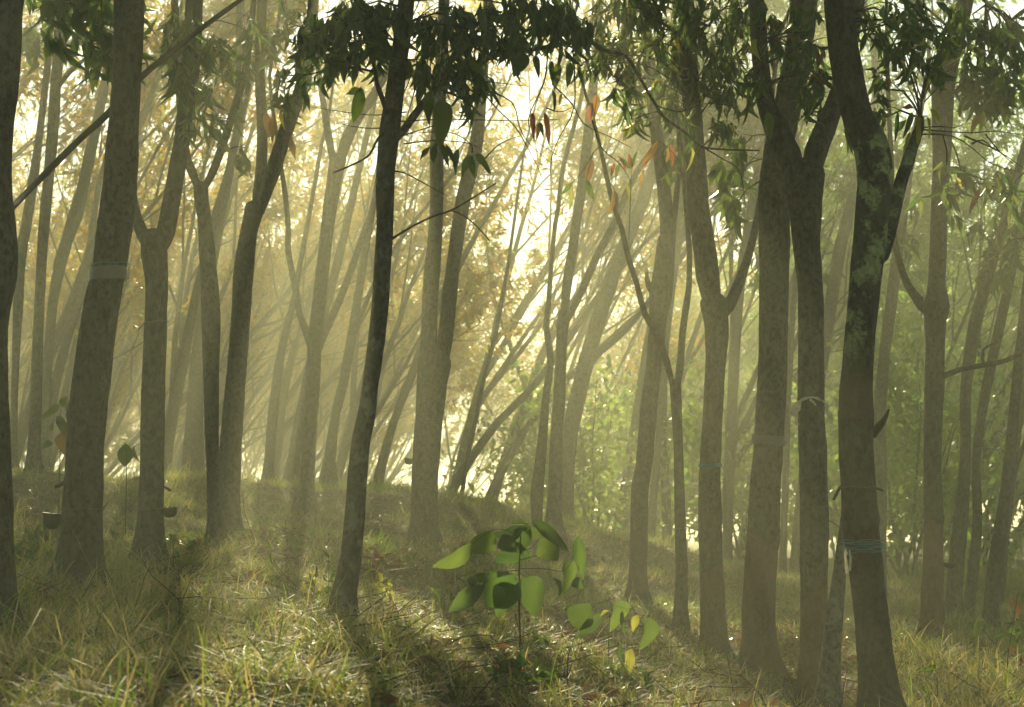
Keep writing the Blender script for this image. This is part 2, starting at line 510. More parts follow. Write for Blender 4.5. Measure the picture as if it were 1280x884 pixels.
# TERRAIN
# ------------------------------------------------------------------ the traced trees: (px, py, width in px) from the ground up
TREES = [
 dict(k='edge', Y=8.5, mat='bark_left', label='dark thick rubber tree cut off by the left photo edge, its trunk bulging',
      trunk=[(-15,795,66),(-15,700,63),(-17,600,62),(-20,500,61),(-20,400,62),(-11,345,64),(-9,310,64),(-15,250,62),(-16,190,62),(-8,100,62),(-1,0,64),(6,-120,60)],
      limbs=[dict(pts=[(-5,285,14),(18,257,9),(60,214,11),(100,174,11),(132,145,12),(176,97,11),(221,60,10),(262,28,9),(305,-3,8),(345,-30,7)], dys=[0.1,1.4,2.3,2.7,2.9,3.0,3.1,3.2,3.3,3.4], grow=0)], n=22),
 dict(k='bigleft', Y=10.5, mat='bark_left', label='thick dark rubber tree at the left with a pale band high on its trunk', panel=True,
      trunk=[(98,732,58),(100,700,52),(102,650,51),(104,600,50),(107,540,49),(114,480,48),(124,400,45),(137,330,43),(144,280,46),(152,200,42),(158,100,37),(162,0,39),(166,-110,36)], n=22),
 dict(k='forkleft', Y=13, mat='bark_left', label='dark forked rubber tree just right of the thick banded left trunk',
      trunk=[(186,708,37),(188,650,32),(190,580,30),(192,480,30),(195,400,28),(196,355,28),(193,320,34),(192,300,34)],
      limbs=[dict(pts=[(190,318,22),(178,292,17),(168,262,14),(160,215,14),(155,150,13),(150,60,12),(146,-30,11)], dy=0.5),
             dict(pts=[(197,315,30),(207,290,25),(218,230,22),(228,170,21),(237,100,24),(241,40,24),(244,-30,22)], dy=0.2)], n=16),
 dict(k='yleft', Y=15.5, mat='bark', label='slender Y shaped rubber tree whose fork opens behind hanging narrow leaves at the left',
      trunk=[(269,688,22),(268,650,17),(266,600,15),(264,480,20),(264,410,24),(262,360,23),(256,280,18),(252,250,18),(251,235,19)],
      limbs=[dict(pts=[(249,238,14),(240,215,12),(232,190,11),(226,130,11),(222,60,10),(216,-30,9)], dy=-0.4),
             dict(pts=[(253,238,14),(266,215,11),(282,170,11),(295,129,10),(306,92,9),(314,34,8),(320,-40,7)], dy=0.6)], n=14),
 dict(k='yleft2', Y=16.5, mat='bark', label='stout curved rubber tree touching the right side of the slender Y shaped tree',
      trunk=[(287,684,28),(287,640,26),(287,580,29),(293,500,26),(301,400,24),(304,345,26),(311,290,22),(318,262,26)],
      limbs=[dict(pts=[(316,275,18),(324,235,15),(328,170,14),(325,90,14),(328,0,13),(332,-50,12)], dy=0.8),
             dict(pts=[(320,275,22),(340,217,20),(361,153,19),(376,112,17),(387,58,15),(392,0,14),(396,-50,13)], dy=-0.6)], n=14),
 dict(k='textured', Y=10.5, mat='bark_blotch', label='slim dark leaning tree left of centre with blotchy bark, topped by dense dark leaves',
      trunk=[(427,780,32),(431,740,28),(438,700,27),(443,650,26),(450,560,24),(458,520,23),(463,480,21),(470,430,22),(475,380,22),(479,320,22),(481,280,22),(482,220,24),(487,165,28),(493,120,24),(498,80,23),(506,20,22),(511,-40,20),(517,-140,18)],
      limbs=[dict(pts=[(494,175,14),(504,164,11),(524,136,10),(551,105,9),(574,92,8),(615,71,6.5),(640,66,6),(690,58,6),(732,51,6),(757,64,5),(783,71,5),(800,98,4.5),(820,132,4),(833,149,4),(857,166,3.4),(877,183,3),(905,187,2.6),(949,188,2)], dy=1.6, grow=0),
             dict(pts=[(488,160,9),(479,126,7),(472,108,6),(469,90,5),(462,40,4)], dy=-0.3, grow=0),
             dict(pts=[(492,158,4),(473,173,3.4),(462,193,3),(445,204,2.6),(417,216,2)], dy=-0.5, grow=0),
             dict(pts=[(487,300,4.5),(494,296,3.4),(512,285,2.8),(540,271,2.6),(564,263,2.4),(590,248,2),(620,229,1.6)], dy=-0.4, grow=0),
             dict(pts=[(564,263,2.2),(580,270,1.8),(597,284,1.6),(612,301,1.3)], dy=0.1, grow=0, y0=-0.2),
             dict(pts=[(490,214,2.4),(505,216,1.8),(535,232,1.4),(555,243,1.0)], dy=-0.2, grow=0)], n=16),
 dict(k='twin', Y=19, mat='bark_far', label='rubber tree of two close parallel stems in the centre, split from a shared base',
      trunk=[(529,712,34),(530,660,32),(531,600,34),(535,540,35),(540,480,38),(543,455,42)],
      limbs=[dict(pts=[(534,480,24),(536,430,22),(537,380,20),(540,340,21),(544,290,18),(546,240,17),(546,190,18),(549,140,17),(553,60,15),(556,-30,14)], dy=-0.3),
             dict(pts=[(549,480,24),(557,420,20),(562,370,19),(568,320,18),(577,260,19),(587,215,20),(596,175,18),(601,120,15),(606,60,13),(612,-30,12)], dy=0.5)], n=14),
 dict(k='midfork', Y=20, mat='bark_far', label='hazy rubber tree left of the blotchy leaning trunk, forking at mid height',
      trunk=[(383,645,23),(384,600,19),(386,560,18),(391,480,19),(394,420,18),(398,385,18),(404,330,17),(411,270,18),(418,225,20),(422,200,22)],
      limbs=[dict(pts=[(389,440,12),(382,412,10),(374,392,8),(370,365,9),(365,340,8),(360,312,8),(360,280,7),(356,240,7),(350,200,6),(340,130,5)], dy=0.8),
             dict(pts=[(418,210,15),(411,172,10),(404,129,8),(398,85,7),(394,20,6),(390,-40,5)], dy=-0.5),
             dict(pts=[(423,210,18),(433,175,16),(447,148,13),(466,120,12),(488,80,10),(505,30,9),(520,-30,8)], dy=0.7),
             dict(pts=[(391,460,12),(402,424,11),(420,385,10),(436,345,9),(450,305,9),(466,260,8),(480,200,7),(490,120,6)], dy=1.2)], n=12),
 dict(k='h1', Y=24, mat='bark_far', label='thin hazy trunk on the ridge, first one left of the mid height forked tree',
      trunk=[(334,608,14),(337,570,12),(341,520,13),(348,460,12),(357,415,10),(366,380,8),(375,330,7),(388,260,6),(402,180,5)], n=10),
 dict(k='h2', Y=25, mat='bark_far', label='hazy leaning trunk half hidden behind the base of the mid height forked tree',
      trunk=[(362,608,19),(368,570,16),(378,510,15),(392,440,13),(408,380,12),(424,320,11),(440,250,10),(456,180,8)], n=10),
 dict(k='h3', Y=23, mat='bark_far', label='hazy right leaning trunk standing close behind the left side of the blotchy leaning trunk',
      trunk=[(408,612,18),(412,575,15),(419,520,12),(429,480,13),(438,430,12),(446,380,11),(454,330,10),(462,280,10),(474,220,9),(488,140,7)],
      limbs=[dict(pts=[(436,440,8),(449,400,7),(470,350,6),(500,300,6),(540,250,5),(590,190,4)], dy=1.5)], n=10),
 dict(k='h4', Y=29, mat='bark_far', label='thin leaning trunk in the mist between the blotchy trunk and the two stemmed tree',
      trunk=[(472,606,13),(480,570,12),(493,525,10),(506,490,11),(518,460,11),(532,420,9),(556,370,8),(586,310,7),(620,250,6),(660,180,5)], n=9),
 dict(k='h5', Y=26, mat='bark_far', label='very thin upright sapling trunk in the bright mist right of the two stemmed tree',
      trunk=[(572,672,8),(575,640,6),(580,600,5.5),(587,560,6),(595,524,5.5),(605,473,5.5),(619,420,5.5),(628,370,5),(636,325,4.5),(645,260,4),(655,190,3)], n=8),
 dict(k='h6', Y=29, mat='bark_far', label='right leaning trunk in the bright mist, base left of the broad leaved sapling',
      trunk=[(547,664,16),(555,640,14),(566,612,13),(578,590,12),(598,560,11),(625,525,10),(660,490,9),(700,440,8),(740,380,7)], n=9),
 dict(k='h7', Y=31, mat='bark_far', label='right leaning trunk rising from the bright mist directly above the broad leaved sapling',
      trunk=[(590,674,12),(600,648,11),(612,620,11),(627,590,11),(640,565,10),(658,535,9),(680,507,9),(705,478,8),(745,440,7),(800,390,6)], n=9),
 dict(k='twin2', Y=22, mat='bark_far', label='rubber tree with twin trunks rising directly behind the tall broad leaved sapling',
      trunk=[(692,668,22),(693,630,18),(694,590,17),(696,540,16),(699,500,16),(701,450,14),(703,410,15),(706,392,17)],
      limbs=[dict(pts=[(672,664,21),(671,620,17),(674,590,15),(679,540,12),(682,500,10),(688,450,9),(683,409,8),(686,375,7),(689,331,6),(694,280,6),(697,265,6),(704,210,6),(716,163,6),(727,120,6),(738,40,5)], dy=0.3),
             dict(pts=[(705,400,15),(709,355,13),(714,325,13),(720,280,12),(728,230,13),(734,180,13),(739,136,13),(744,80,11),(750,0,10),(755,-50,9)], dy=-0.4),
             dict(pts=[(709,402,12),(719,380,10),(731,355,10),(746,321,10),(767,280,9),(786,236,8),(803,204,8),(830,172,7),(860,130,6),(895,70,5)], dy=0.9)], n=12),
 dict(k='leanbig', Y=27, mat='bark_far', label='broad hazy trunk leaning right behind the twin trunks, one bough reaching right',
      trunk=[(703,664,26),(706,600,24),(712,545,20),(720,505,21),(732,456,20),(745,409,20),(759,365,19),(774,324,17),(790,285,17),(803,250,17),(820,200,14),(840,140,12),(865,60,10)],
      limbs=[dict(pts=[(734,460,13),(745,443,11),(760,432,9),(783,411,9),(801,390,8),(830,355,7),(860,310,6)], dy=1.0)], n=11),
 dict(k='knobbed', Y=18, mat='bark_mossy', label='mossy rubber tree right of centre with a short broken stub at its fork',
      trunk=[(796,766,27),(797,720,23),(799,660,22),(800,610,22),(805,580,21),(812,500,22),(818,450,20),(822,410,22),(824,370,26),(828,340,24),(832,300,20)],
      limbs=[dict(pts=[(831,315,20),(833,270,18),(828,220,17),(820,160,17),(814,100,16),(808,40,15),(803,-40,14)], dy=0.2),
             dict(pts=[(818,372,12),(811,357,8),(809,349,6),(808,341,4)], dy=-0.1, grow=0),
             dict(pts=[(826,405,12),(834,380,9),(838,350,9),(840,310,8),(843,270,8),(850,200,7),(858,110,6),(862,0,5)], dy=0.6)], n=14),
 dict(k='thiny', Y=16, mat='bark', label='thin dark rubber tree forking into a wide Y, right of the mossy stubbed tree',
      trunk=[(850,795,17),(851,760,16),(852,710,15),(850,650,14),(849,600,13),(848,560,12),(846,520,13),(845,495,14),(844,480,14)],
      limbs=[dict(pts=[(843,492,11),(834,455,9),(823,422,9),(806,392,8),(796,355,7),(786,324,7),(777,285,6.5),(767,258,6),(759,224,6),(750,183,5),(742,150,4)], dy=-0.8),
             dict(pts=[(845,492,12),(850,460,10),(853,420,9),(857,388,9),(861,361,8),(862,331,7),(860,285,7),(855,230,6),(848,160,6),(845,80,5),(842,-20,4)], dy=0.4)], n=12),
 dict(k='banded', Y=14.5, mat='bark_mossy', label='forked rubber tree wearing a thin teal band low on its trunk, right of centre', panel=True,
      trunk=[(893,842,36),(892,800,32),(891,750,32),(889,700,31),(888,650,30),(887,600,28),(888,580,26),(891,520,25),(893,480,25),(896,430,28),(895,400,32),(892,380,34)],
      limbs=[dict(pts=[(892,392,34),(885,345,30),(879,300,28),(873,260,28),(869,200,27),(866,150,25),(862,90,23),(858,20,22),(855,-50,20)], dy=0.1),
             dict(pts=[(900,398,20),(911,382,16),(922,358,14),(934,324,11),(943,290,10),(952,240,9),(960,180,8),(966,110,7)], dy=1.2)], n=16),
 dict(k='bigpanel', Y=13, mat='bark_panel', label='stout rubber tree with a spiral tapping scar, left of the white plastic rag trunk', panel=True,
      trunk=[(950,852,48),(949,800,42),(949,750,42),(952,700,43),(955,650,40),(957,600,38),(959,580,37),(965,480,37),(967,400,36),(968,300,40),(967,240,38),(974,180,37),(985,130,36),(992,95,36),(1001,44,34),(1010,-40,31)], n=18),
 dict(k='ragged', Y=11.5, mat='bark_mossy', label='forked rubber tree with a white plastic rag tied round its trunk at mid height', panel=True,
      trunk=[(1018,905,44),(1018,850,38),(1018,800,36),(1018,740,36),(1018,700,36),(1018,650,36),(1017,600,35),(1016,560,35),(1014,500,33),(1014,440,33),(1014,400,32),(1012,350,31),(1008,300,36),(1007,260,42),(1006,235,48),(1005,220,52)],
      limbs=[dict(pts=[(1000,240,38),(986,195,32),(971,163,32),(958,130,24),(952,90,22),(949,50,22),(946,0,20),(944,-50,18)], dy=0.2),
             dict(pts=[(1010,240,36),(1020,190,30),(1032,160,28),(1045,125,24),(1058,80,20),(1070,20,18),(1080,-50,16)], dy=0.7)], n=18),
 dict(k='lichen', Y=10, mat='bark_lichen', label='nearest dark rubber tree at the right, crusted with green lichen, wound with teal twine', panel=True,
      trunk=[(1101,925,54),(1100,884,48),(1095,830,45),(1091,780,44),(1085,730,45),(1082,700,45),(1077,660,46),(1073,610,44),(1070,560,43),(1070,520,44),(1070,490,42),(1072,460,38),(1077,400,39),(1083,340,40),(1088,290,42),(1092,250,44),(1094,220,46),(1088,180,45),(1073,150,40),(1061,100,39),(1053,50,38),(1049,0,39),(1045,-90,36)],
      limbs=[dict(pts=[(1094,330,22),(1102,318,21),(1111,290,19),(1118,262,18),(1126,228,17),(1134,205,17),(1142,180,15),(1149,160,13),(1151,148,9)], dy=0.5, grow=0),
             dict(pts=[(1090,545,18),(1097,535,11),(1103,528,8),(1108,520,5),(1111,512,3)], dy=-0.1, grow=0)], n=24),
 dict(k='leanpole', Y=10.7, mat='bark_pale', label='pale rough leaning trunk squeezed between the white rag tree and the nearest lichen tree',
      trunk=[(1033,905,32),(1035,870,28),(1037,840,26),(1042,780,22),(1047,740,19),(1051,700,15),(1055,660,12),(1060,610,10),(1066,550,9),(1073,480,8)], n=14, nogrow=True),
 dict(k='righty', Y=14.5, mat='bark_panel', label='rubber tree at the right with a knobbly fork and a black cup beside it', panel=True,
      trunk=[(1166,810,36),(1165,780,30),(1166,740,29),(1167,700,27),(1167,650,25),(1166,600,23),(1166,560,22),(1168,480,25),(1169,430,25),(1169,400,28),(1170,383,36),(1171,368,28),(1171,350,22),(1173,300,22),(1174,260,21),(1177,200,23),(1178,140,28),(1180,100,30),(1192,50,28),(1206,0,22),(1214,-50,20)],
      limbs=[dict(pts=[(1164,392,20),(1154,382,16),(1144,370,12),(1134,355,10),(1125,330,9),(1119,305,8),(1116,260,8),(1114,200,7),(1110,110,6),(1108,0,5)], dy=0.8),
             dict(pts=[(1172,475,10),(1182,469,8),(1204,461,7),(1231,456,7),(1259,450,6),(1285,435,5),(1320,415,4)], dy=-0.6, grow=0),
             dict(pts=[(1230,457,5),(1228,447,4),(1229,437,3.6),(1240,430,3),(1250,418,2.5)], dy=0.1, grow=0, y0=-0.4)], n=16),
 dict(k='r1', Y=18, mat='bark_far', label='hazy right leaning trunk, the first one right of the tree with the knobbly fork',
      trunk=[(1191,782,22),(1193,740,20),(1197,690,20),(1202,640,18),(1206,590,14),(1207,540,13),(1207,490,14),(1212,450,16),(1219,405,17),(1228,370,15),(1238,335,14),(1250,295,12),(1266,240,11),(1284,170,9)], n=11),
 dict(k='r2', Y=18.5, mat='bark_far', label='hazy right leaning trunk in the middle of the three right of the knobbly forked tree',
      trunk=[(1207,806,16),(1211,760,15),(1217,710,14),(1222,650,12),(1220,580,11),(1227,520,12),(1236,470,13),(1247,420,13),(1260,360,12),(1268,325,11),(1282,260,10),(1300,180,8)], n=11),
 dict(k='r3', Y=16.5, mat='bark', label='dark leaning trunk nearest the right edge of the photo, standing in dry grass',
      trunk=[(1237,796,20),(1239,760,18),(1243,710,18),(1251,660,16),(1259,600,14),(1264,550,14),(1269,500,13),(1275,440,13),(1282,380,13),(1290,310,12),(1302,220,10)],
      limbs=[dict(pts=[(1252,650,8),(1262,610,7),(1275,570,6),(1295,520,5)], dy=0.4)], n=12),
 dict(k='r4', Y=21, mat='bark_far', label='faint trunk just behind the dark leaning trunk nearest the right edge',
      trunk=[(1249,768,10),(1252,730,9),(1257,680,9),(1264,620,8),(1272,550,8),(1282,470,7),(1296,370,6)], n=9),
 dict(k='c1', Y=30, mat='bark_far', label='faint hazy trunk directly behind the right side of the teal banded tree',
      trunk=[(909,708,13),(909,660,11),(910,600,12),(914,530,13),(917,470,14),(920,410,15),(926,350,13),(936,280,12),(950,200,10)], n=9),
 dict(k='c2', Y=30, mat='bark_far', label='faint upright trunk between the mossy stubbed tree and the thin dark Y tree',
      trunk=[(836,714,17),(834,670,13),(832,610,12),(829,550,11),(829,490,11),(832,420,10),(840,340,9),(852,250,8)], n=9),
 dict(k='c3', Y=32, mat='bark_far', label='faint leaning trunk, broad at the base, left of the mossy stubbed tree',
      trunk=[(768,698,22),(774,660,18),(782,610,14),(790,560,13),(799,500,12),(808,440,11),(822,370,10),(842,290,9)], n=9),
 dict(k='c4', Y=28, mat='bark_far', label='faint trunk touching the right edge of the mossy stubbed tree',
      trunk=[(812,710,13),(814,660,11),(819,600,10),(824,540,9),(829,470,9),(837,390,8),(850,300,7)], n=9),
 dict(k='c5', Y=26, mat='bark_far', label='faint slim trunk right of the stout tapped tree, seen low between two trunks',
      trunk=[(978,740,11),(979,690,10),(981,630,9),(983,560,9),(986,480,9),(992,380,8),(1002,290,7)], n=9),
 dict(k='c6', Y=27, mat='bark_far', label='faint trunk leaning right behind the tree with the white plastic rag',
      trunk=[(991,740,13),(995,680,11),(1003,600,11),(1017,520,13),(1030,440,15),(1040,370,16),(1050,310,16),(1060,270,15),(1074,210,13),(1095,120,11)], n=10),
 dict(k='c7', Y=22, mat='bark_far', label='hazy trunk seen behind the right edge of the nearest lichen tree',
      trunk=[(1098,760,20),(1099,690,18),(1100,600,17),(1100,520,16),(1106,440,14),(1114,380,15),(1120,330,14),(1130,260,12),(1142,170,10)], n=10),
 dict(k='l1', Y=19, mat='bark_far', label='straight grey trunk in the haze between the left edge tree and the thick left trunk',
      trunk=[(43,592,17),(43,560,16),(45,500,15),(47,440,14),(49,390,13),(52,330,13),(56,270,14),(62,210,14),(67,150,15),(70,100,14),(74,50,13),(73,0,15),(74,-50,14)],
      limbs=[dict(pts=[(69,115,10),(85,92,7),(105,75,5),(130,58,4),(150,40,3)], dy=0.8)], n=12),
 dict(k='l2', Y=21, mat='bark_far', label='thin grey trunk hugging the right side of the left edge tree',
      trunk=[(17,600,14),(17,560,10),(18,500,9),(20,440,10),(23,380,13),(26,320,14),(33,280,14),(41,230,13),(48,180,10),(54,130,9),(62,60,8)], n=10),
 dict(k='l3', Y=26, mat='bark_far', label='hazy trunk bending right, just left of the thick left trunk',
      trunk=[(55,592,14),(58,520,12),(60,450,12),(66,380,13),(75,330,16),(84,300,16),(94,271,19),(103,237,15),(112,195,15),(124,140,13),(138,70,11)], n=10),
 dict(k='l4', Y=28, mat='bark_far', label='hazy leaning trunk emerging from behind the left side of the thick left trunk',
      trunk=[(54,596,14),(62,530,12),(72,470,12),(86,416,12),(104,358,12),(122,300,11),(150,220,10),(185,130,9),(215,50,8)], n=10),
 dict(k='l5', Y=27, mat='bark_far', label='broad hazy trunk between the dark forked tree and the slender Y shaped tree',
      trunk=[(241,644,34),(241,600,31),(242,550,25),(244,500,21),(248,440,17),(256,380,16),(268,310,14),(284,230,12),(300,140,10)], n=11),
 dict(k='l6', Y=29, mat='bark_far', label='hazy trunk leaning right from behind the dark forked tree at the left',
      trunk=[(204,612,18),(209,560,16),(218,510,15),(229,450,14),(240,395,13),(252,340,12),(270,270,11),(292,190,9)], n=10),
]

# ------------------------------------------------------------------ ground
CTRL = []
for t in TREES:
    px, py, w = t['trunk'][0]
    p = P(px, py, t['Y'])
    CTRL.append((p.x, p.y, p.z + 0.02))
CTRL += [(-1.9, 4.6, 0.47), (0.0, 4.8, 0.36), (-1.0, 6.0, 0.56), (-2.4, 6.5, 0.6), (0.1, 7.6, 0.30), (-0.8, 8.6, 0.52), (1.3, 7.0, 0.05), (2.0, 6.0, 0.0), (0.9, 9.5, 0.14), (0.1, 11.0, 0.33), (2.6, 9, 0.02), (3.2, 11.0, 0.08),
         (-2.0, 16, 1.05), (-1.0, 19, 1.1), (-3.6, 22, 1.66), (-1.2, 25, 1.60), (-1.5, 22.5, 1.50), (-2.6, 24.5, 1.66), (0.4, 14, 0.42), (1.0, 20, 0.5), (-6, 20, 1.6), (-6, 10, 0.9), (-6, 3, 0.5), (6, 8, 0.0), (6, 3, 0), (0, 0, 0.05), (0, -6, 0.0), (-6, -8, 0.1), (6, -8, 0),
         (7, 22, 0.1), (7, 30, 0.1), (3, 34, 0.2), (0, 34, 0.2), (-5, 34, 0.9), (-8, 36, 0.9)]
FAR = [(x, y, -0.6 + 0.25 * math.sin(x * 0.13 + y * 0.07)) for x in (-40, -22, -8, 8, 22, 40) for y in (44, 60, 80, 110, 150)]
FAR += [(x, y, 0.0) for x in (-40, -22, 22, 40) for y in (-20, 0, 20)]
CA = np.array(CTRL + FAR)

def ground_np(x, y, rough=True):
    x = np.asarray(x, dtype=np.float64); y = np.asarray(y, dtype=np.float64)
    num = np.zeros_like(x); den = np.zeros_like(x)
    s = 0.35 + 0.02 * np.clip(y, 0, 60)
    for cx, cyy, cz in CA:
        d2 = (x - cx) ** 2 + (y - cyy) ** 2 + s * s
        w = 1.0 / d2 ** 1.6
        num += w * cz; den += w
    z = num / den
    if rough:
        z = z + 0.025 * np.sin(x * 3.1 + 1.3 * np.sin(y * 2.3)) * np.cos(y * 2.7 + x) + 0.012 * np.sin(x * 9.1 + y * 4) * np.sin(y * 8.3)
    return z

def ground_z(x, y):
    return float(ground_np(np.array([x]), np.array([y]))[0])

def build_ground():
    xs = np.concatenate([np.linspace(-70, -8, 20), np.linspace(-7.6, 7.6, 150), np.linspace(8, 70, 20)])
    ys = np.concatenate([np.linspace(-25, 2.5, 14), np.linspace(3, 34, 240), np.linspace(35, 135, 50)])
    X, Yv = np.meshgrid(xs, ys)
    Z = ground_np(X.ravel(), Yv.ravel())
    V = np.stack([X.ravel(), Yv.ravel(), Z], axis=1)
    nx, ny = len(xs), len(ys)
    i = np.arange(nx - 1)[None, :] + np.arange(ny - 1)[:, None] * nx
    Q = np.stack([i, i + 1, i + 1 + nx, i + nx], axis=-1).reshape(-1, 4)
    m, nt, out = new_mat('forest_soil')
    tc = nt.nodes.new('ShaderNodeTexCoord'); vec = tc.outputs['Object']
    a = noise_node(nt, vec, 1.3, 5, 0.6); b = noise_node(nt, vec, 22, 6, 0.7); c = noise_node(nt, vec, 7, 4, 0.6)
    col = mixc(nt, ramp(nt, [(0.35, (0, 0, 0)), (0.65, (1, 1, 1))], a), (0.14, 0.10, 0.06), (0.16, 0.14, 0.065))
    col = mixc(nt, ramp(nt, [(0.4, (0, 0, 0)), (0.7, (1, 1, 1))], b), col, (0.20, 0.155, 0.085))
    col = mixc(nt, ramp(nt, [(0.5, (0, 0, 0)), (0.7, (0.8, 0.8, 0.8))], c), col, (0.045, 0.034, 0.02))
    pr = nt.nodes.new('ShaderNodeBsdfPrincipled'); pr.inputs['Roughness'].default_value = 0.95
    pr.inputs['Specular IOR Level'].default_value = 0.15
    nt.links.new(col, pr.inputs['Base Color'])
    bp = nt.nodes.new('ShaderNodeBump'); bp.inputs['Strength'].default_value = 1.0; bp.inputs['Distance'].default_value = 0.10
    nt.links.new(math_node(nt, 'ADD', b, c), bp.inputs['Height']); nt.links.new(bp.outputs[0], pr.inputs['Normal'])
    nt.links.new(pr.outputs[0], out.inputs[0])
    me = mesh_from('ground', V, quads=Q, smooth=True)
    me.materials.append(m)
    o = link('ground', me); o['kind'] = 'structure'
build_ground()

def build_haze():
    x0, x1, y0, y1, z0, z1 = -73, 73, -28, 138, -3.0, 14.5
    v = [(x0, y0, z0), (x1, y0, z0), (x1, y1, z0), (x0, y1, z0), (x0, y0, z1), (x1, y0, z1), (x1, y1, z1), (x0, y1, z1)]
    q = [(0, 3, 2, 1), (4, 5, 6, 7), (0, 1, 5, 4), (1, 2, 6, 5), (2, 3, 7, 6), (3, 0, 4, 7)]
    m, nt, out = new_mat('morning_haze')
    pv = nt.nodes.new('ShaderNodeVolumePrincipled')
    pv.inputs['Color'].default_value = HAZE_COLOR
    pv.inputs['Density'].default_value = HAZE_DENSITY
    pv.inputs['Anisotropy'].default_value = HAZE_ANISO
    nt.links.new(pv.outputs[0], out.inputs['Volume'])
    me = mesh_from('haze', v, quads=q); me.materials.append(m)
    o = link('haze', me); o['kind'] = 'stuff'
build_haze()

# ------------------------------------------------------------------ build the traced trees
TREE = {}
def fit_panel(t, base):
    """a shallow tapped panel: the bark stands proud above and below it"""
    return None

def make_tree(t):
    Y = t['Y']
    pts = [P(px, py, Y) for px, py, w in t['trunk']]
    rad = [WPX(w, Y) / 2 for px, py, w in t['trunk']]
    base = pts[0].copy()
    gz = ground_z(base.x, base.y)
    base.z = gz
    root = empty('rubber_tree', base)
    tag(root, t['label'], 'tree', 'rubber trees of the plantation')
    TREE[t['k']] = dict(root=root, Y=Y, limbs=[], t=t)
    n = t.get('n', 12); mat = M[t['mat']]
    # carry the trunk down into the soil
    d0 = (pts[0] - pts[1]).normalized()
    foot = pts[0] + d0 * max(0.25, pts[0].z - gz + 0.25)
    pts = [foot] + pts; rad = [rad[0] * 1.1] + rad
    near = Y < 16
    step = 0.045 if near else 0.12 if Y < 23 else 0.25
    sp, sr = catmull(pts, rad, step)
    sr = [r * (1 + 0.42 * math.exp(-max(0, p.z - gz - 0.04) / 0.11) + 0.03 * noise.noise(Vector((p.z * 4, Y * 3.3, 0)))) for p, r in zip(sp, sr)]
    off = root.location
    if t.get('limbs') and t['trunk'][-1][1] >= 200:
        e = sp[-1].copy(); dl = (sp[-1] - sp[-2]).normalized(); re = sr[-1]
        for q_ in (0.35, 0.65, 0.88, 1.0):
            sp.append(e + dl * re * q_ * 0.9); sr.append(re * math.sqrt(max(0.0, 1 - q_ * q_)) + 0.002)
    push = None
    ph0 = random.uniform(0, 6.28); lob = random.choice((3, 4, 5)); gz0 = gz; r0_ = WPX(t['trunk'][0][2], Y) / 2
    def roots(p, d):
        h = max(0.0, p.z - gz0)
        if h > 0.5: return 0.0
        th = math.atan2(d.y, d.x)
        return r0_ * 0.42 * max(0.0, math.cos(lob * th + ph0 + 0.8 * math.sin(th))) * math.exp(-h / 0.10)
    if t.get('panel'):
        zt = gz + random.uniform(0.95, 1.1); ph = random.uniform(-0.5, 0.5); sl = random.choice((-0.55, 0.55))
        axis = base.copy()
        def push(p, d, zt=zt, ph=ph, sl=sl):
            h = p.z + sl * d.x * 0.16
            front = max(0.0, min(1.0, (-d.y + 0.35) * 2.0))
            inside = max(0.0, min(1.0, (zt - h) / 0.03)) * max(0.0, min(1.0, (h - zt + 0.85) / 0.3))
            ridge = math.exp(-((h - zt) / 0.03) ** 2)
            return (-0.007 * inside + 0.006 * ridge) * front
    mb = MB()
    mb.tube([p - off for p in sp], sr, n=n, amp=0.055 if near else 0.07, freq=5.0, cap=False, push=lambda p, d, f=push: roots(p + off, d) + (f(p + off, d) if f else 0.0))
    mb.build('trunk', mat, root)
    LV = Leaves()
    TREE[t['k']]['pts'] = list(zip(sp, sr))
    top_open = not t.get('limbs') or t['trunk'][-1][1] < 200
    def extend(q, d, r, nm, mbx):
        L = random.uniform(1.9, 2.7) * (0.8 if r < 0.05 else 1.0)
        far = Y > 20
        grow(mbx, LV, q - off, d, r, L, 0 if r > 0.03 else 1, 3, 24 if Y < 17.5 else (8 if q.x > 1 else 4), 0.175, n=6, up=0.16)  # near crowns thickened to shade the haze, left rows thinned to sun the ground
        if r > 0.028 and Y < 18.5:
            # added side limbs above view, closing the canopy to shade the near haze
            a0 = random.uniform(0, 6.28)
            for k in range(6 if Y < 15 else 5):
                az = a0 + k * 1.15 + random.uniform(-0.4, 0.4)
                grow(mbx, LV, q - off + Vector((0, 0, 0.1)) + d * random.uniform(0.1, 0.9), Vector((math.cos(az), math.sin(az), 0.55)), r * 0.55, random.uniform(2.2, 3.1), 0, 3, 17, 0.18, n=6, up=0.06)
    if top_open and not t.get('nogrow'):
        mbx = MB()
        d = (sp[-1] - sp[-3]).normalized()
        extend(sp[-1], d, sr[-1], 'branch', mbx)
        mbx.build('branch', mat, root)
    for lb in t.get('limbs', []):
        m = len(lb['pts'])
        dy = lb.get('dy', 0); y0 = lb.get('y0', 0)
        dys = lb.get('dys') or [y0 + dy * (i / (m - 1)) ** 1.3 for i in range(m)]
        lp = [P(px, py, Y + dys[i]) for i, (px, py, w) in enumerate(lb['pts'])]
        lr = [max(0.0025, WPX(w, Y) / 2) for px, py, w in lb['pts']]
        thick = lr[0] > 0.02
        if thick: lr[0] *= 0.55
        a, b = catmull(lp, lr, step if thick else 0.05)
        TREE[t['k']]['limbs'].append(list(zip(a, b)))
        mbx = MB()
        mbx.tube([p - off for p in a], b, n=max(6, int(n * 0.75)) if thick else 6, amp=0.05, freq=6.0)
        if lb.get('grow', 1):
            extend(a[-1], (a[-1] - a[-3]).normalized(), b[-1], 'branch', mbx)
        mbx.build('branch', mat if lr[0] > 0.015 else M['twig'], root)
    if LV.a:
        yel = -6 < base.x < 0.9 and Y > 17
        LV.build('crown', M['leaf_yellow'] if yel else M['leaf_green'], root, SMALL)
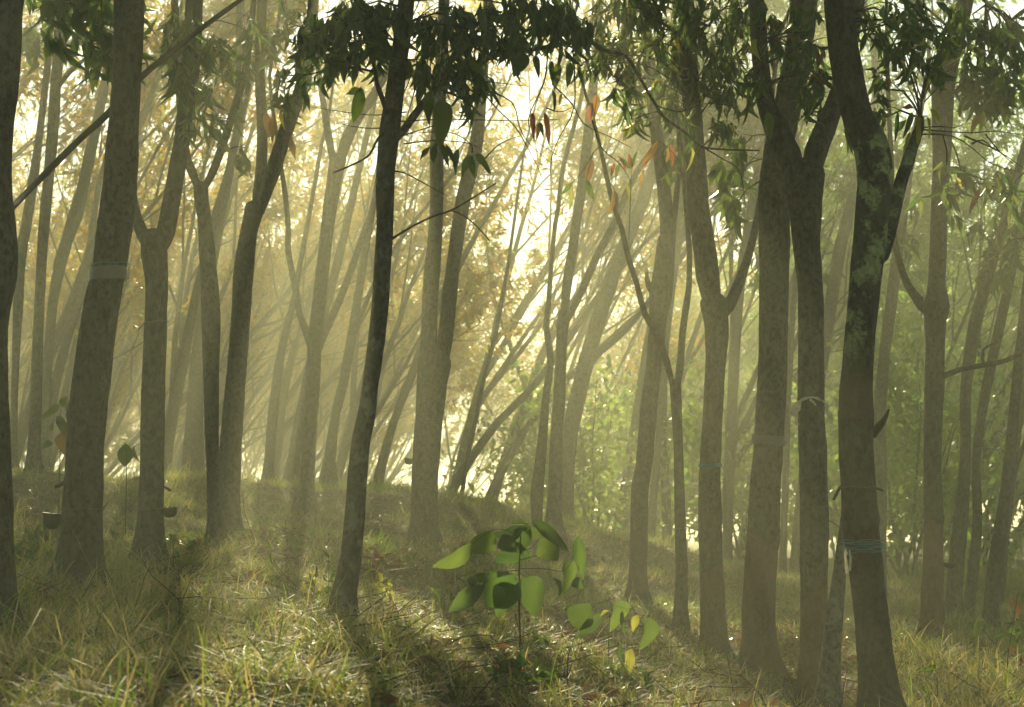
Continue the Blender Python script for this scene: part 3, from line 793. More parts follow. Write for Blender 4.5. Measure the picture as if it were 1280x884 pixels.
for t in TREES: make_tree(t)
# FOLIAGE
# ------------------------------------------------------------------ hanging leaves and twigs on the near trees
COUNT = {}
EXTRA = {}
def put_leaf(key, p, d, nrm, L, W, kind):
    """single leaves up to the limit of a tree, the rest of its leaves joined"""
    t = TREE[key]
    c = COUNT.get(key, 0)
    if c < 290:
        COUNT[key] = c + 1
        leaf_obj(t['root'], p, d, nrm, L, W, kind)
    else:
        EXTRA.setdefault((key, kind), Leaves()).add(p - t['root'].location, d, nrm, L, W, random.random())

def twig(key, pixels, Y, r0=0.006, r1=0.0016, name='twig', dy=0.0):
    m = len(pixels)
    pts = [P(x, y, Y + dy * i / (m - 1)) for i, (x, y) in enumerate(pixels)]
    a, b = catmull(pts, [r0 + (r1 - r0) * i / (m - 1) for i in range(m)], 0.06)
    off = TREE[key]['root'].location
    mb = MB(); mb.tube([p - off for p in a], b, n=5, amp=0.1, freq=12)
    mb.build(name, M['twig'], TREE[key]['root'])

def limb_near(key, p):
    best = None
    t = TREE[key]
    for chain in [t['pts']] + t['limbs']:
        for q, r in chain:
            d = (q - p).length - (0.25 if q.z > p.z else 0)
            if best is None or d < best[0]: best = (d, q)
    return best[1]

def spray(key, cx, cyy, rx, ry, ncl, nleaf, L, kind, Y, wr=0.18, droop=1.2, origin=None, alt=None):
    """a leafy side branch: a main twig, finer twigs and a rosette of leaves on each"""
    off = TREE[key]['root'].location
    c = P(cx, cyy, Y)
    o = P(*origin) if origin else limb_near(key, c)
    mb = MB()
    mid = (o + c) / 2 + Vector((0, 0, 0.10 * (c - o).length)) + rvec(0.03)
    a, b = catmull([o, mid, c], [0.008, 0.006, 0.004], 0.12)
    mb.tube([p - off for p in a], b, n=5)
    for _ in range(ncl):
        e = P(random.gauss(cx, rx * 0.55), random.gauss(cyy, ry * 0.55), Y + random.uniform(-0.5, 0.5))
        s = random.choice(a[len(a) // 3:])
        m1 = (s + e) / 2 + Vector((0, 0, 0.06)) + rvec(0.02)
        ta, tb = catmull([s, m1, e], [0.0032, 0.0024, 0.0015], 0.10)
        mb.tube([p - off for p in ta], tb, n=4, cap=False)
        ax = (e - m1).normalized()
        for j in range(nleaf):
            d = rvec(0.5) + ax * 0.4 + Vector((0, 0, -droop - 0.2))
            l = L * random.uniform(0.5, 1.3)
            k = kind
            if alt and random.random() < alt[0]: k = random.choice(alt[1])
            at = e + (m1 - e) * random.random() ** 1.5 * 0.9
            put_leaf(key, at + rvec(0.012), d, rvec(), l, l * wr * random.uniform(0.75, 1.3), k)
    mb.build('twig', M['twig'], TREE[key]['root'])

def leaf_px(key, b, t, w, kind, Y):
    """one particular leaf from its base and tip"""
    p = P(b[0], b[1], Y); q = P(t[0], t[1], Y + random.uniform(-0.03, 0.03))
    COUNT[key] = COUNT.get(key, 0) + 1
    leaf_obj(TREE[key]['root'], p, q - p, Vector((random.uniform(-0.3, 0.3), -1, random.uniform(-0.2, 0.4))), (q - p).length, WPX(w, Y), kind)

# the blotchy leaning tree: single hanging leaves, then its dark crown
K = 'textured'
for b, t_, w, k in [((425,74),(407,109),13,'leaf_dark'), ((434,74),(425,100),12,'leaf_broad'), ((451,108),(445,151),17,'leaf_broad'), ((456,113),(429,113),9,'leaf_dark'),
                    ((541,112),(529,151),16,'leaf_broad'), ((553,124),(550,184),25,'leaf_broad'), ((530,100),(521,130),10,'leaf_dark'), ((446,84),(440,104),9,'leaf_dark'),
                    ((546,178),(539,204),9,'leaf_dark'), ((552,180),(560,206),8,'leaf_dark'), ((557,180),(571,208),7,'leaf_dark'), ((573,186),(566,214),8,'leaf_dark'),
                    ((588,193),(575,222),10,'leaf_dark'), ((590,194),(590,224),8,'leaf_dark'), ((594,193),(616,214),10,'leaf_dark'), ((540,182),(522,198),6,'leaf_dark'),
                    ((668,70),(674,92),9,'leaf_dark'), ((690,76),(690,106),7,'leaf_green'), ((698,78),(694,113),11,'leaf_green'), ((712,78),(711,109),10,'leaf_dark'),
                    ((722,80),(729,108),5,'leaf_dark'), ((690,112),(696,136),5,'leaf_dark'), ((703,116),(698,133),4,'leaf_lime'), ((655,66),(645,92),22,'leaf_dark'),
                    ((665,141),(667,174),7,'leaf_red'), ((680,140),(689,174),8,'leaf_red'), ((674,153),(672,173),6,'leaf_orange'), ((676,153),(679,172),5,'leaf_dark')]:
    leaf_px(K, b, t_, w, k, 10.3)
for x, y, rx, ry, n in [(395,50,24,34,6), (425,32,26,28,7), (458,62,28,30,7), (480,25,30,24,6), (530,35,26,28,7), (560,66,26,30,8), (592,98,20,26,6), (600,40,28,30,8), (640,28,28,26,8), (636,62,20,18,5),
                        (680,38,24,28,8), (705,18,20,18,5), (722,40,16,24,4), (412,80,20,22,5), (575,20,30,20,6), (660,10,36,14,6), (445,10,40,12,6), (520,75,16,26,4), (378,95,14,24,3)]:
    spray(K, x, y, rx, ry, int(n * 1.4), 9, 0.125, 'leaf_dark', 10.4 + random.uniform(-0.3, 0.5), wr=0.235, droop=1.0, alt=(0.3, ['leaf_green']))
for x, y, n in [(588,135,3), (578,112,3), (600,120,3)]:
    spray(K, x, y, 14, 18, n, 6, 0.13, 'leaf_dark', 10.6, wr=0.14, droop=1.3)
for px in ([(685,62),(680,103),(663,140),(661,158),(668,175),(697,194)], [(716,60),(718,132),(700,170),(690,195),(688,217)], [(600,110),(620,135),(645,160),(665,195),(675,215)],
           [(606,112),(640,128),(650,160),(662,180),(690,205)], [(690,105),(715,130),(730,155),(760,170),(790,185)], [(500,152),(560,149),(640,151),(700,149)], [(508,140),(470,144),(430,140),(385,133)],
           [(495,160),(455,160),(425,155)], [(600,205),(625,180),(650,170)], [(502,170),(540,158),(570,150)], [(505,180),(540,176),(580,178),(600,185)], [(590,190),(588,180),(560,165),(505,168)],
           [(560,95),(590,100),(625,104),(660,108)], [(740,150),(752,185),(775,205),(790,230)], [(683,135),(700,140),(716,134)], [(497,130),(512,100),(522,60)], [(520,108),(516,122),(508,150),(503,163)],
           [(877,183),(905,200),(925,215),(932,260)], [(820,132),(850,140),(880,130),(915,132)], [(640,66),(600,45),(560,40)], [(732,51),(700,30),(680,10)]):
    twig(K, px, 10.4, 0.0045, 0.0016, dy=0.4)

# narrow hanging leaves over the two forked trees at the left
K = 'forkleft'
for x, y, rx, ry, n in [(205,45,16,34,5), (218,90,14,34,5), (236,30,18,26,6), (232,130,12,30,4), (252,70,18,36,6), (262,120,14,34,5), (285,60,16,36,5), (245,165,10,22,2)]:
    spray(K, x, y, rx, ry, n, 6, 0.155, 'leaf_green', 12.7 + random.uniform(-0.3, 0.3), wr=0.15, droop=1.5, alt=(0.15, ['leaf_dark']))
K = 'yleft'
for x, y, rx, ry, n in [(300,95,14,30,4), (292,150,12,26,3), (312,40,14,30,4), (306,185,9,16,2)]:
    spray(K, x, y, rx, ry, n, 6, 0.17, 'leaf_dark', 15.2, wr=0.15, droop=1.4, alt=(0.5, ['leaf_green']))
K = 'yleft2'
for x, y, rx, ry, n in [(350,40,14,30,5), (372,75,14,26,5), (388,30,16,28,5), (345,95,10,20,3), (360,120,8,14,2), (335,60,10,30,3)]:
    spray(K, x, y, rx, ry, n, 7, 0.17, 'leaf_dark', 15.6, wr=0.2, droop=1.2, alt=(0.3, ['leaf_green']))
for b, t_, w, k in [((332,140),(336,174),9,'leaf_orange'), ((342,146),(339,178),9,'leaf_orange'), ((364,168),(367,198),8,'leaf_orange'), ((352,134),(352,160),5,'leaf_lime'), ((360,148),(380,158),4,'leaf_dark')]:
    leaf_px(K, b, t_, w, k, 15.4)
for k2, x, y, rx, ry, n, yy in [('c6', 1065,230,20,40,5,26.5), ('c7', 1130,300,22,50,6,21.6), ('r1', 1255,230,24,50,7,18), ('c7', 1115,200,22,40,5,21.5), ('r2', 1225,300,24,50,6,18.6), ('r1', 1240,330,20,40,5,18.2), ('c1', 940,320,18,40,5,29),
                                ('c1', 925,250,22,40,6,28), ('c6', 1040,330,16,36,4,27), ('r3', 1262,300,16,40,5,16.6), ('knobbed', 842,190,14,40,5,18), ('knobbed', 800,120,20,40,6,18.2), ('c2', 850,260,16,40,4,29)]:
    spray(k2, x, y, rx, ry, n, 8, 0.19, 'leaf_green', yy, wr=0.22, droop=1.0)
twig(K, [(372,118),(352,128),(336,140)], 15.5, 0.004, 0.002)
twig(K, [(362,150),(366,160),(364,170)], 15.5, 0.004, 0.002)
K = 'bigleft'
for b, t_, w, k in [((122,2),(99,12),7,'leaf_dark'), ((124,4),(108,44),8,'leaf_dark'), ((128,0),(118,30),7,'leaf_green'), ((134,2),(138,36),9,'leaf_green'), ((128,-6),(132,24),9,'leaf_dark'), ((118,-8),(104,8),6,'leaf_dark')]:
    leaf_px(K, b, t_, w, k, 10.6)
twig(K, [(160,-40),(145,-22),(126,-4)], 10.6, 0.006, 0.003)
spray('l1', 40, 55, 9, 34, 6, 7, 0.20, 'leaf_green', 18.4, wr=0.2, droop=1.2)
spray('l1', 92, 20, 14, 20, 4, 6, 0.18, 'leaf_green', 18.6, wr=0.2, droop=1.0)

# hazier narrow leaves right of centre
K = 'banded'
for x, y, rx, ry, n in [(760,50,22,36,5), (796,35,22,30,6), (780,100,18,30,4), (838,55,22,34,6), (872,30,22,28,6), (902,60,20,34,5), (880,108,18,32,5), (922,28,20,26,5), (912,125,16,30,4), (850,140,20,26,4), (818,105,18,26,4), (900,165,14,22,3), (790,150,16,20,3), (862,170,12,20,2)]:
    spray(K, x, y, rx, ry, int(n * 1.7), 7, 0.16, 'leaf_green', 14.0 + random.uniform(-0.6, 0.6), wr=0.16, droop=1.2, alt=(0.06, ['leaf_lime', 'leaf_yellow']))
for x, y in [(745,15), (775,10), (815,8), (850,12), (890,10), (930,8), (735,85), (850,90), (895,95), (935,75), (770,70), (815,60)]:
    spray(K, x, y, 24, 26, 6, 7, 0.15, 'leaf_green', 13.6 + random.uniform(-0.6, 0.9), wr=0.17, droop=1.3, alt=(0.08, ['leaf_lime', 'leaf_dark']))
for x, y, rx, ry, n in [(905,225,16,24,4), (925,190,12,24,3), (918,265,12,18,3)]:
    spray(K, x, y, rx, ry, n, 7, 0.22, 'leaf_broad', 15.8, wr=0.36, droop=0.7)
K = 'thiny'
for b, t_, w, k in [((739,198),(735,230),11,'leaf_orange'), ((746,118),(741,152),11,'leaf_orange'), ((741,128),(735,150),9,'leaf_red'), ((822,176),(804,208),9,'leaf_orange'), ((838,180),(843,206),8,'leaf_red'), ((835,182),(836,202),6,'leaf_orange'),
                    ((768,236),(764,268),7,'leaf_orange'), ((770,240),(772,262),5,'leaf_red'), ((717,226),(703,243),6,'leaf_broad'), ((733,224),(741,248),8,'leaf_broad'), ((716,232),(712,262),5,'leaf_lime'), ((773,196),(785,212),5,'leaf_red'),
                    ((790,212),(786,192),6,'leaf_red'), ((788,212),(772,192),6,'leaf_broad'), ((790,210),(794,188),5,'leaf_broad'), ((776,204),(768,224),5,'leaf_broad'), ((806,212),(797,236),5,'leaf_orange'), ((782,226),(790,256),5,'leaf_lime'), ((768,204),(763,222),5,'leaf_red'), ((832,216),(838,232),5,'leaf_broad')]:
    leaf_px(K, b, t_, w, k, 14.6)
for px in ([(786,300),(788,250),(789,212)], [(760,226),(765,232),(769,240)], [(750,183),(742,190),(738,200)], [(742,150),(745,130),(747,118)], [(835,215),(828,190),(838,180)], [(742,190),(728,215),(717,226)], [(742,190),(736,212),(733,224)], [(848,200),(836,185),(822,176)]):
    twig(K, px, 14.6, 0.005, 0.002)
K = 'ragged'
for x, y, rx, ry, n in [(985,55,20,34,5), (955,35,18,28,4), (1012,40,18,30,4), (1030,100,14,30,4), (1018,140,14,20,2), (940,110,14,28,3), (1000,100,14,30,3), (1062,60,10,30,2)]:
    spray(K, x, y, rx, ry, int(n * 1.6), 7, 0.13, 'leaf_green', 11.2 + random.uniform(-0.4, 0.5), wr=0.17, droop=1.1, alt=(0.08, ['leaf_lime', 'leaf_orange']))
for b, t_, w, k in [((955,28),(962,38),4,'leaf_orange'), ((1022,114),(1010,142),6,'leaf_green'), ((1030,118),(1014,144),5,'leaf_dark'), ((1055,160),(1062,192),7,'leaf_lime'), ((960,140),(963,176),12,'leaf_green')]:
    leaf_px(K, b, t_, w, k, 11.2)

# the cut limb of the lichen tree with its sprouts
K = 'lichen'
for x, y, rx, ry, n in [(1092,40,16,30,3), (1096,110,12,24,2), (1130,25,20,22,4), (1160,30,22,26,5), (1118,75,16,24,3), (1170,75,14,24,3), (1100,150,12,14,2), (1145,60,16,26,3), (1188,45,16,24,3)]:
    spray(K, x, y, rx, ry, int(n * 1.8), 7, 0.115, 'leaf_green', 10.2 + random.uniform(-0.3, 0.4), wr=0.19, droop=0.9, alt=(0.06, ['leaf_lime']))
for b, t_, w, k in [((1143,136),(1128,130),8,'leaf_orange'), ((1163,136),(1179,153),8,'leaf_lime'), ((1144,144),(1153,176),9,'leaf_lime'), ((1140,140),(1131,172),8,'leaf_green'), ((1158,145),(1166,172),4,'leaf_lime'), ((1133,150),(1119,165),8,'leaf_dark'),
                    ((1122,140),(1120,172),6,'leaf_green'), ((1186,60),(1180,82),6,'leaf_lime'), ((1170,3),(1197,20),11,'leaf_green'), ((1108,92),(1113,106),5,'leaf_red'), ((1096,42),(1104,68),6,'leaf_green'), ((1062,60),(1080,82),9,'leaf_dark'),
                    ((1150,145),(1146,165),6,'leaf_orange'), ((1137,165),(1130,190),5,'leaf_lime'), ((1118,248),(1124,272),4,'leaf_green'), ((1056,160),(1066,190),6,'leaf_green')]:
    leaf_px(K, b, t_, w, k, 10.2)
for px in ([(1152,124),(1142,95),(1132,62),(1120,30)], [(1154,122),(1160,90),(1168,55)], [(1156,127),(1170,112),(1188,95)], [(1085,43),(1110,41),(1140,42),(1160,48)], [(1152,128),(1142,112),(1146,96),(1156,72)], [(1150,140),(1140,118),(1134,105)],
           [(1152,162),(1190,165),(1220,166),(1245,164),(1290,171)], [(1150,168),(1190,170),(1215,185),(1240,205),(1275,215)], [(1205,170),(1240,185),(1265,200),(1285,215)], [(1215,180),(1228,175),(1242,186),(1255,188)], [(1150,160),(1175,158),(1192,160),(1203,156)],
           [(1110,42),(1122,62),(1127,85)], [(1178,168),(1184,190),(1182,215)], [(1232,168),(1250,190),(1275,212)]):
    twig(K, px, 10.3, 0.005, 0.0016, dy=0.2)
K = 'righty'
for x, y, rx, ry, n in [(1215,105,20,26,6), (1245,88,22,28,8), (1262,120,18,20,6), (1235,130,18,16,5), (1268,70,14,22,5), (1205,60,16,24,4), (1225,35,16,20,4), (1272,30,12,18,4), (1190,235,12,22,4), (1205,215,10,18,3), (1262,240,14,22,4), (1195,20,16,16,4), (1250,45,14,18,3)]:
    spray(K, x, y, rx, ry, int(n * 1.5), 7, 0.17, 'leaf_green', 13.8 + random.uniform(-0.4, 0.4), wr=0.2, droop=0.7, alt=(0.06, ['leaf_lime', 'leaf_dark']), origin=(1232, 6, 13.9) if y < 140 and x > 1210 else None)
for b, t_, w, k in [((1221,144),(1216,164),8,'leaf_orange'), ((1229,138),(1227,164),7,'leaf_lime'), ((1226,234),(1212,263),7,'leaf_red'), ((1232,224),(1238,262),7,'leaf_green'), ((1196,222),(1203,240),6,'leaf_lime'), ((1186,230),(1184,256),8,'leaf_lime'),
                    ((1190,226),(1200,252),8,'leaf_orange'), ((1246,160),(1254,146),5,'leaf_green'), ((1152,250),(1128,266),6,'leaf_green'), ((1150,248),(1152,268),6,'leaf_green'), ((1207,222),(1218,238),6,'leaf_green')]:
    leaf_px(K, b, t_, w, k, 13.7)
for px in ([(1212,-30),(1228,0),(1237,8),(1255,15),(1265,25),(1285,38)], [(1237,8),(1234,22),(1232,40)], [(1255,15),(1262,45),(1268,70)], [(1180,160),(1195,190),(1202,215),(1215,235)], [(1202,215),(1222,222),(1232,226)], [(1285,212),(1270,225),(1262,240)]):
    twig(K, px, 13.8, 0.010, 0.003)
for (key, kind), LV in EXTRA.items():
    LV.build('foliage', M[kind], TREE[key]['root'], MID)

# ------------------------------------------------------------------ the plantation further back
WOB = 0.055
def make_variant(seed, kind, leafn):
    random.seed(seed)
    LV = Leaves(); mt = MB(); mbr = MB()
    H = random.uniform(1.7, 3.6)
    lean = random.uniform(0.10, 0.45)
    pts = [Vector((-0.08, 0, -0.5)), Vector((0, 0, 0))]
    r = random.uniform(0.055, 0.10); rad = [r * 1.35, r * 1.2]
    cur = Vector((0, 0, 0)); dd = Vector((lean, random.uniform(-0.1, 0.1), 1)).normalized()
    for i in range(6):
        dd = (dd + rvec(0.03)).normalized(); cur = cur + dd * H / 6
        pts.append(cur.copy()); rad.append(r * (1 - 0.05 * i))
    a, b = catmull(pts, rad, 0.22)
    mt.tube(a, b, n=10, amp=0.07, freq=4)
    nl = random.choice((3, 4, 5, 5))
    for j in range(nl):
        q = pts[-1] if j < 2 else pts[random.choice((-2, -3))]
        az = random.uniform(-0.8, 0.8) if random.random() < 0.75 else random.uniform(0, 6.28)
        sp = random.uniform(0.25, 0.95) if j else 0.15
        d = Vector((math.cos(az) * sp + lean, math.sin(az) * sp, 1.0))
        grow(mbr, LV, q.copy(), d, r * random.uniform(0.5, 0.75), random.uniform(2.4, 4.0), 0, 3, leafn, 0.18, n=7, up=0.07, start=0.4)
    m1 = mesh_from('trunk', [tuple(v) for v in mt.v], mt.t, mt.q, smooth=True); m1.materials.append(M['bark_far'])
    m2 = mesh_from('branch', [tuple(v) for v in mbr.v], mbr.t or None, mbr.q, smooth=True); m2.materials.append(M['bark_far'])
    v, f, rr = LV.arrays(SMALL)
    m3 = mesh_from('crown', v, f, attrs={'rnd': rr}); m3.materials.append(M[kind])
    return m1, m2, m3
VAR = {'leaf_yellow': [make_variant(100 + i, 'leaf_yellow', 8) for i in range(5)], 'leaf_green': [make_variant(200 + i, 'leaf_fresh', 10) for i in range(5)], 'sparse': [make_variant(300 + i, 'leaf_yellow', 3) for i in range(4)]}
random.seed(99)
placed = [(TREE[k]['root'].location.x, TREE[k]['root'].location.y) for k in TREE]
def far_tree(x, y, kind, label, group, sc):
    root = empty('rubber_tree', (x, y, ground_z(x, y) - 0.05))
    root.rotation_euler.z = random.uniform(-0.9, 0.9)
    root.scale = (sc, sc, sc)
    tag(root, label, 'tree', group)
    for nm, me in zip(('trunk', 'branch', 'crown'), random.choice(VAR[kind])):
        o = link(nm, me, root)
        if nm == 'crown': o['kind'] = 'stuff'
ZONES = [(95, 'left of the thick banded trunk'), (188, 'between the thick banded trunk and the dark forked tree'), (287, 'between the dark forked tree and the stout curved tree'),
         (440, 'between the stout curved tree and the blotchy leaning trunk'), (535, 'between the blotchy leaning trunk and the two stemmed tree'), (685, 'between the two stemmed tree and the twin trunk tree'),
         (800, 'between the twin trunk tree and the mossy stubbed tree'), (890, 'between the mossy stubbed tree and the teal banded tree'), (1015, 'between the teal banded tree and the white rag tree'),
         (1165, 'between the white rag tree and the knobbly forked tree'), (9999, 'right of the knobbly forked tree')]
y = 29.0
while y < 92:
    half = 0.29 * y + 3.5
    x = -half + random.uniform(0, 2)
    while x < half:
        xx = x + random.uniform(-0.9, 0.9); yy = y + random.uniform(-1.1, 1.1)
        ok = all((xx - a) ** 2 + (yy - b) ** 2 > 2.2 for a, b in placed)
        pxx = 640 + xx / yy * FPX
        if 470 < pxx < 800 and random.random() < (0.75 if yy < 46 else 0.35): ok = False
        if ok:
            right = pxx > 760 + random.uniform(-90, 60)
            side = 'right' if pxx > 640 else 'left'
            kind = 'leaf_green' if right else 'leaf_yellow'
            zone = next(z for lim, z in ZONES if pxx < lim)
            word = 'hazy' if yy < 46 else 'very faint'
            leafw = 'green' if kind == 'leaf_green' else 'yellowing'
            if kind == 'leaf_yellow' and 455 < pxx < 790 and random.random() < (0.45 if yy < 42 else 0.92): kind, leafw = 'sparse', 'thin leaved'
            far_tree(xx, yy, kind, '%s %s rubber tree %s' % (word, leafw, zone), '%s %s far trees %s' % (word, leafw, zone), random.uniform(0.8, 1.25))
        x += 3.0 if y < 55 else 3.7
    y += 4.0 if y < 55 else 5.0
for px_, yy, nm in [(590, 33.0, 'added broad crowned yellowing rubber tree close behind the two stemmed tree'), (652, 37.5, 'added full crowned yellowing rubber tree left of the twin trunk tree'), (640, 50.0, 'added pale yellowing rubber tree left of the twin trunk tree, far behind it')]:  # far crowns added to cover the bright sky gap and shade the haze
    far_tree((px_ - 640) / FPX * yy, yy, 'leaf_yellow', nm, None, 1.15)
# UNDERGROWTH
# ------------------------------------------------------------------ grass
random.seed(5)
def vnoise(x, y, s, seed=0):
    """cheap smooth value noise"""
    x = x * s + seed * 17.3; y = y * s - seed * 9.1
    xi = np.floor(x).astype(np.int64); yi = np.floor(y).astype(np.int64)
    fx = x - xi; fy = y - yi
    fx = fx * fx * (3 - 2 * fx); fy = fy * fy * (3 - 2 * fy)
    def h(a, b):
        n = (a * 374761393 + b * 668265263 + seed * 974711) & 0x7fffffff
        n = ((n ^ (n >> 13)) * 1274126177) & 0x7fffffff
        return ((n ^ (n >> 16)) & 0xffff) / 65535.0
    return (h(xi, yi) * (1 - fx) + h(xi + 1, yi) * fx) * (1 - fy) + (h(xi, yi + 1) * (1 - fx) + h(xi + 1, yi + 1) * fx) * fy

TRUNKS = np.array([(TREE[k]['pts'][0][0].x, TREE[k]['pts'][0][0].y, TREE[k]['pts'][0][1]) for k in TREE])
def scatter(n, y0, y1, margin=0.7):
    ys = np.sqrt(rng.uniform(y0 * y0, y1 * y1, n))
    xs = rng.uniform(-1, 1, n) * (0.285 * ys + margin)
    ok = np.ones(n, bool)
    for tx, ty, tr in TRUNKS:
        ok &= (xs - tx) ** 2 + (ys - ty) ** 2 > (tr * 1.05) ** 2
    return xs[ok], ys[ok]

def blades(name, mat, x, y, h, w, lean, curl, rnd, segs=3, z=None):
    n = len(x)
    if z is None: z = ground_np(x, y) - 0.01
    az = rng.uniform(0, 2 * math.pi, n); fa = az + rng.normal(0, 0.5, n) + math.pi / 2
    dx, dy = np.cos(az), np.sin(az); sx, sy = np.cos(fa), np.sin(fa)
    V = np.zeros((n, 2 * segs + 1, 3))
    for i in range(segs + 1):
        t = i / segs
        out = h * (lean * t + curl * t * t)
        up = h * t * np.clip(1 - 0.45 * curl * t * t - 0.15 * lean, 0.1, 1)
        cx = x + dx * out; cyy = y + dy * out; cz = z + up
        if i == segs:
            V[:, 2 * segs] = np.stack([cx, cyy, cz], -1)
        else:
            ww = w * (0.75 + 0.5 * t - 0.9 * t * t) * 0.5
            V[:, 2 * i] = np.stack([cx - sx * ww, cyy - sy * ww, cz], -1)
            V[:, 2 * i + 1] = np.stack([cx + sx * ww, cyy + sy * ww, cz], -1)
    F = []
    for i in range(segs - 1):
        F += [(2 * i, 2 * i + 1, 2 * i + 3), (2 * i, 2 * i + 3, 2 * i + 2)]
    F.append((2 * segs - 2, 2 * segs - 1, 2 * segs))
    F = np.array(F)
    T = (F[None] + (np.arange(n) * (2 * segs + 1))[:, None, None]).reshape(-1, 3)
    me = mesh_from(name, V.reshape(-1, 3), T, attrs={'rnd': np.repeat(rnd, 2 * segs + 1)})
    me.materials.append(mat)
    o = link(name, me); o['kind'] = 'stuff'
    return o

def tuft_fields(x, y):
    px = 640 + x / y * FPX
    left = np.clip((520 - px) / 200, 0, 1)
    right = np.clip((px - 1080) / 80, 0, 1)
    a = vnoise(x, y, 1.4, 1) * 0.6 + vnoise(x, y, 4.2, 2) * 0.4
    b = vnoise(x, y, 0.9, 3) * 0.5 + vnoise(x, y, 3.0, 4) * 0.5
    return px, left, right, a, b

def clump(x, y, per, spread):
    k = rng.poisson(per, len(x)) + 1
    X = np.repeat(x, k); Y = np.repeat(y, k)
    return X + rng.normal(0, spread, len(X)), Y + rng.normal(0, spread, len(X))

# near grass, in tufts
x, y = scatter(8000, 4.6, 13.5); x, y = clump(x, y, 10, 0.032)
px, lf, rt, a, b = tuft_fields(x, y)
keep = rng.random(len(x)) < np.clip((a - 0.18) * 2.6, 0.2, 1) * (0.7 + 0.3 * np.maximum(lf, rt))
x, y, a, b, lf, rt = x[keep], y[keep], a[keep], b[keep], lf[keep], rt[keep]
h = (0.045 + 0.15 * np.clip(a - 0.25, 0, 1) + 0.045 * lf + 0.06 * rt) * rng.lognormal(0, 0.35, len(x))
rnd = np.clip(np.where(rng.random(len(x)) < np.clip((b - 0.38) * 3.2, 0.12, 0.9), rng.uniform(0.0, 0.5, len(x)), rng.uniform(0.58, 0.99, len(x))), 0, 0.99)
blades('grass', M['grass'], x, y, h, rng.uniform(0.004, 0.011, len(x)), np.abs(rng.normal(0, 0.5, len(x))) + 0.05, rng.uniform(0.0, 1.5, len(x)), rnd, 4)

# tall arching clumps in the foreground and at the right
cl = [(250,762,.22), (205,800,.22), (180,770,.24), (300,760,.22), (330,750,.20), (160,850,.2), (60,830,.14), (230,850,.2), (130,820,.16), (345,850,.22), (375,830,.2), (430,820,.22), (455,840,.2), (280,800,.2), (20,860,.14),
      (390,870,.22), (470,800,.18), (320,790,.2), (100,790,.13), (1150,830,.3), (1190,840,.34), (1215,850,.34), (1240,835,.3), (1170,850,.3), (1200,810,.3), (1130,800,.22), (1265,860,.3), (560,840,.13), (620,860,.12), (700,850,.1), (960,845,.12), (890,830,.14), (840,800,.12), (215,740,.2), (365,775,.18),
      (270,720,.16), (1090,860,.16), (1255,800,.2), (1140,860,.26), (1225,870,.3), (525,780,.14), (500,860,.2), (410,850,.2), (260,870,.2)]
rc = random.Random(3)
cl += [(rc.uniform(10, 520), rc.uniform(750, 884), rc.uniform(0.12, 0.23)) for _ in range(60)] + [(rc.uniform(1080, 1280), rc.uniform(790, 884), rc.uniform(0.16, 0.3)) for _ in range(22)] + [(rc.uniform(520, 1080), rc.uniform(800, 884), rc.uniform(0.08, 0.15)) for _ in range(25)]
gx = []; gy = []; gh = []; gr = []; gw = []
for cx, cyy, hh in cl:
    # where the sight line meets the ground
    best = None
    for Y in np.linspace(4.8, 16, 400):
        p = P(cx, cyy, Y)
        if p.z <= ground_z(p.x, p.y): best = p; break
    if best is None: continue
    k = random.randint(16, 34)
    green = random.random() < 0.6
    for _ in range(k):
        gx.append(best.x + random.gauss(0, 0.07)); gy.append(best.y + random.gauss(0, 0.09)); gh.append(hh * random.uniform(0.5, 1.2))
        gr.append(random.uniform(0.05, 0.5) if random.random() < (0.8 if green else 0.25) else random.uniform(0.6, 0.98)); gw.append(random.uniform(0.005, 0.011))
gx, gy, gh, gr, gw = map(np.array, (gx, gy, gh, gr, gw))
blades('tall_grass', M['grass'], gx, gy, gh, gw, rng.uniform(0.1, 0.6, len(gx)), rng.uniform(0.2, 0.9, len(gx)), gr, 6)

# dry stalks
x, y = scatter(9000, 4.6, 16)
px, lf, rt, a, b = tuft_fields(x, y)
keep = rng.random(len(x)) < 0.2 + 0.6 * np.maximum(rt, lf * 0.7)
x, y, rt = x[keep], y[keep], rt[keep]
blades('straw', M['straw'], x, y, (0.07 + 0.11 * rt) * rng.lognormal(0, 0.4, len(x)), rng.uniform(0.0018, 0.004, len(x)), rng.uniform(0.1, 1.3, len(x)), rng.uniform(0, 0.6, len(x)), rng.random(len(x)), 3)

# grass further back, coarser
x, y = scatter(150000, 13, 31, 1.0)
px, lf, rt, a, b = tuft_fields(x, y)
keep = rng.random(len(x)) < np.clip((a - 0.15) * 2.4, 0.35, 1)
x, y, a, b, rt = x[keep], y[keep], a[keep], b[keep], rt[keep]
h = (0.065 + 0.15 * np.clip(a - 0.3, 0, 1) + 0.05 * rt) * rng.lognormal(0, 0.35, len(x))
rnd = np.where(rng.random(len(x)) < np.clip((b - 0.42) * 3, 0.1, 0.8), rng.uniform(0.0, 0.5, len(x)), rng.uniform(0.58, 0.99, len(x)))
blades('meadow_grass', M['grass'], x, y, h, rng.uniform(0.006, 0.012, len(x)), rng.uniform(0.1, 0.7, len(x)), rng.uniform(0.1, 1.0, len(x)), rnd, 2)

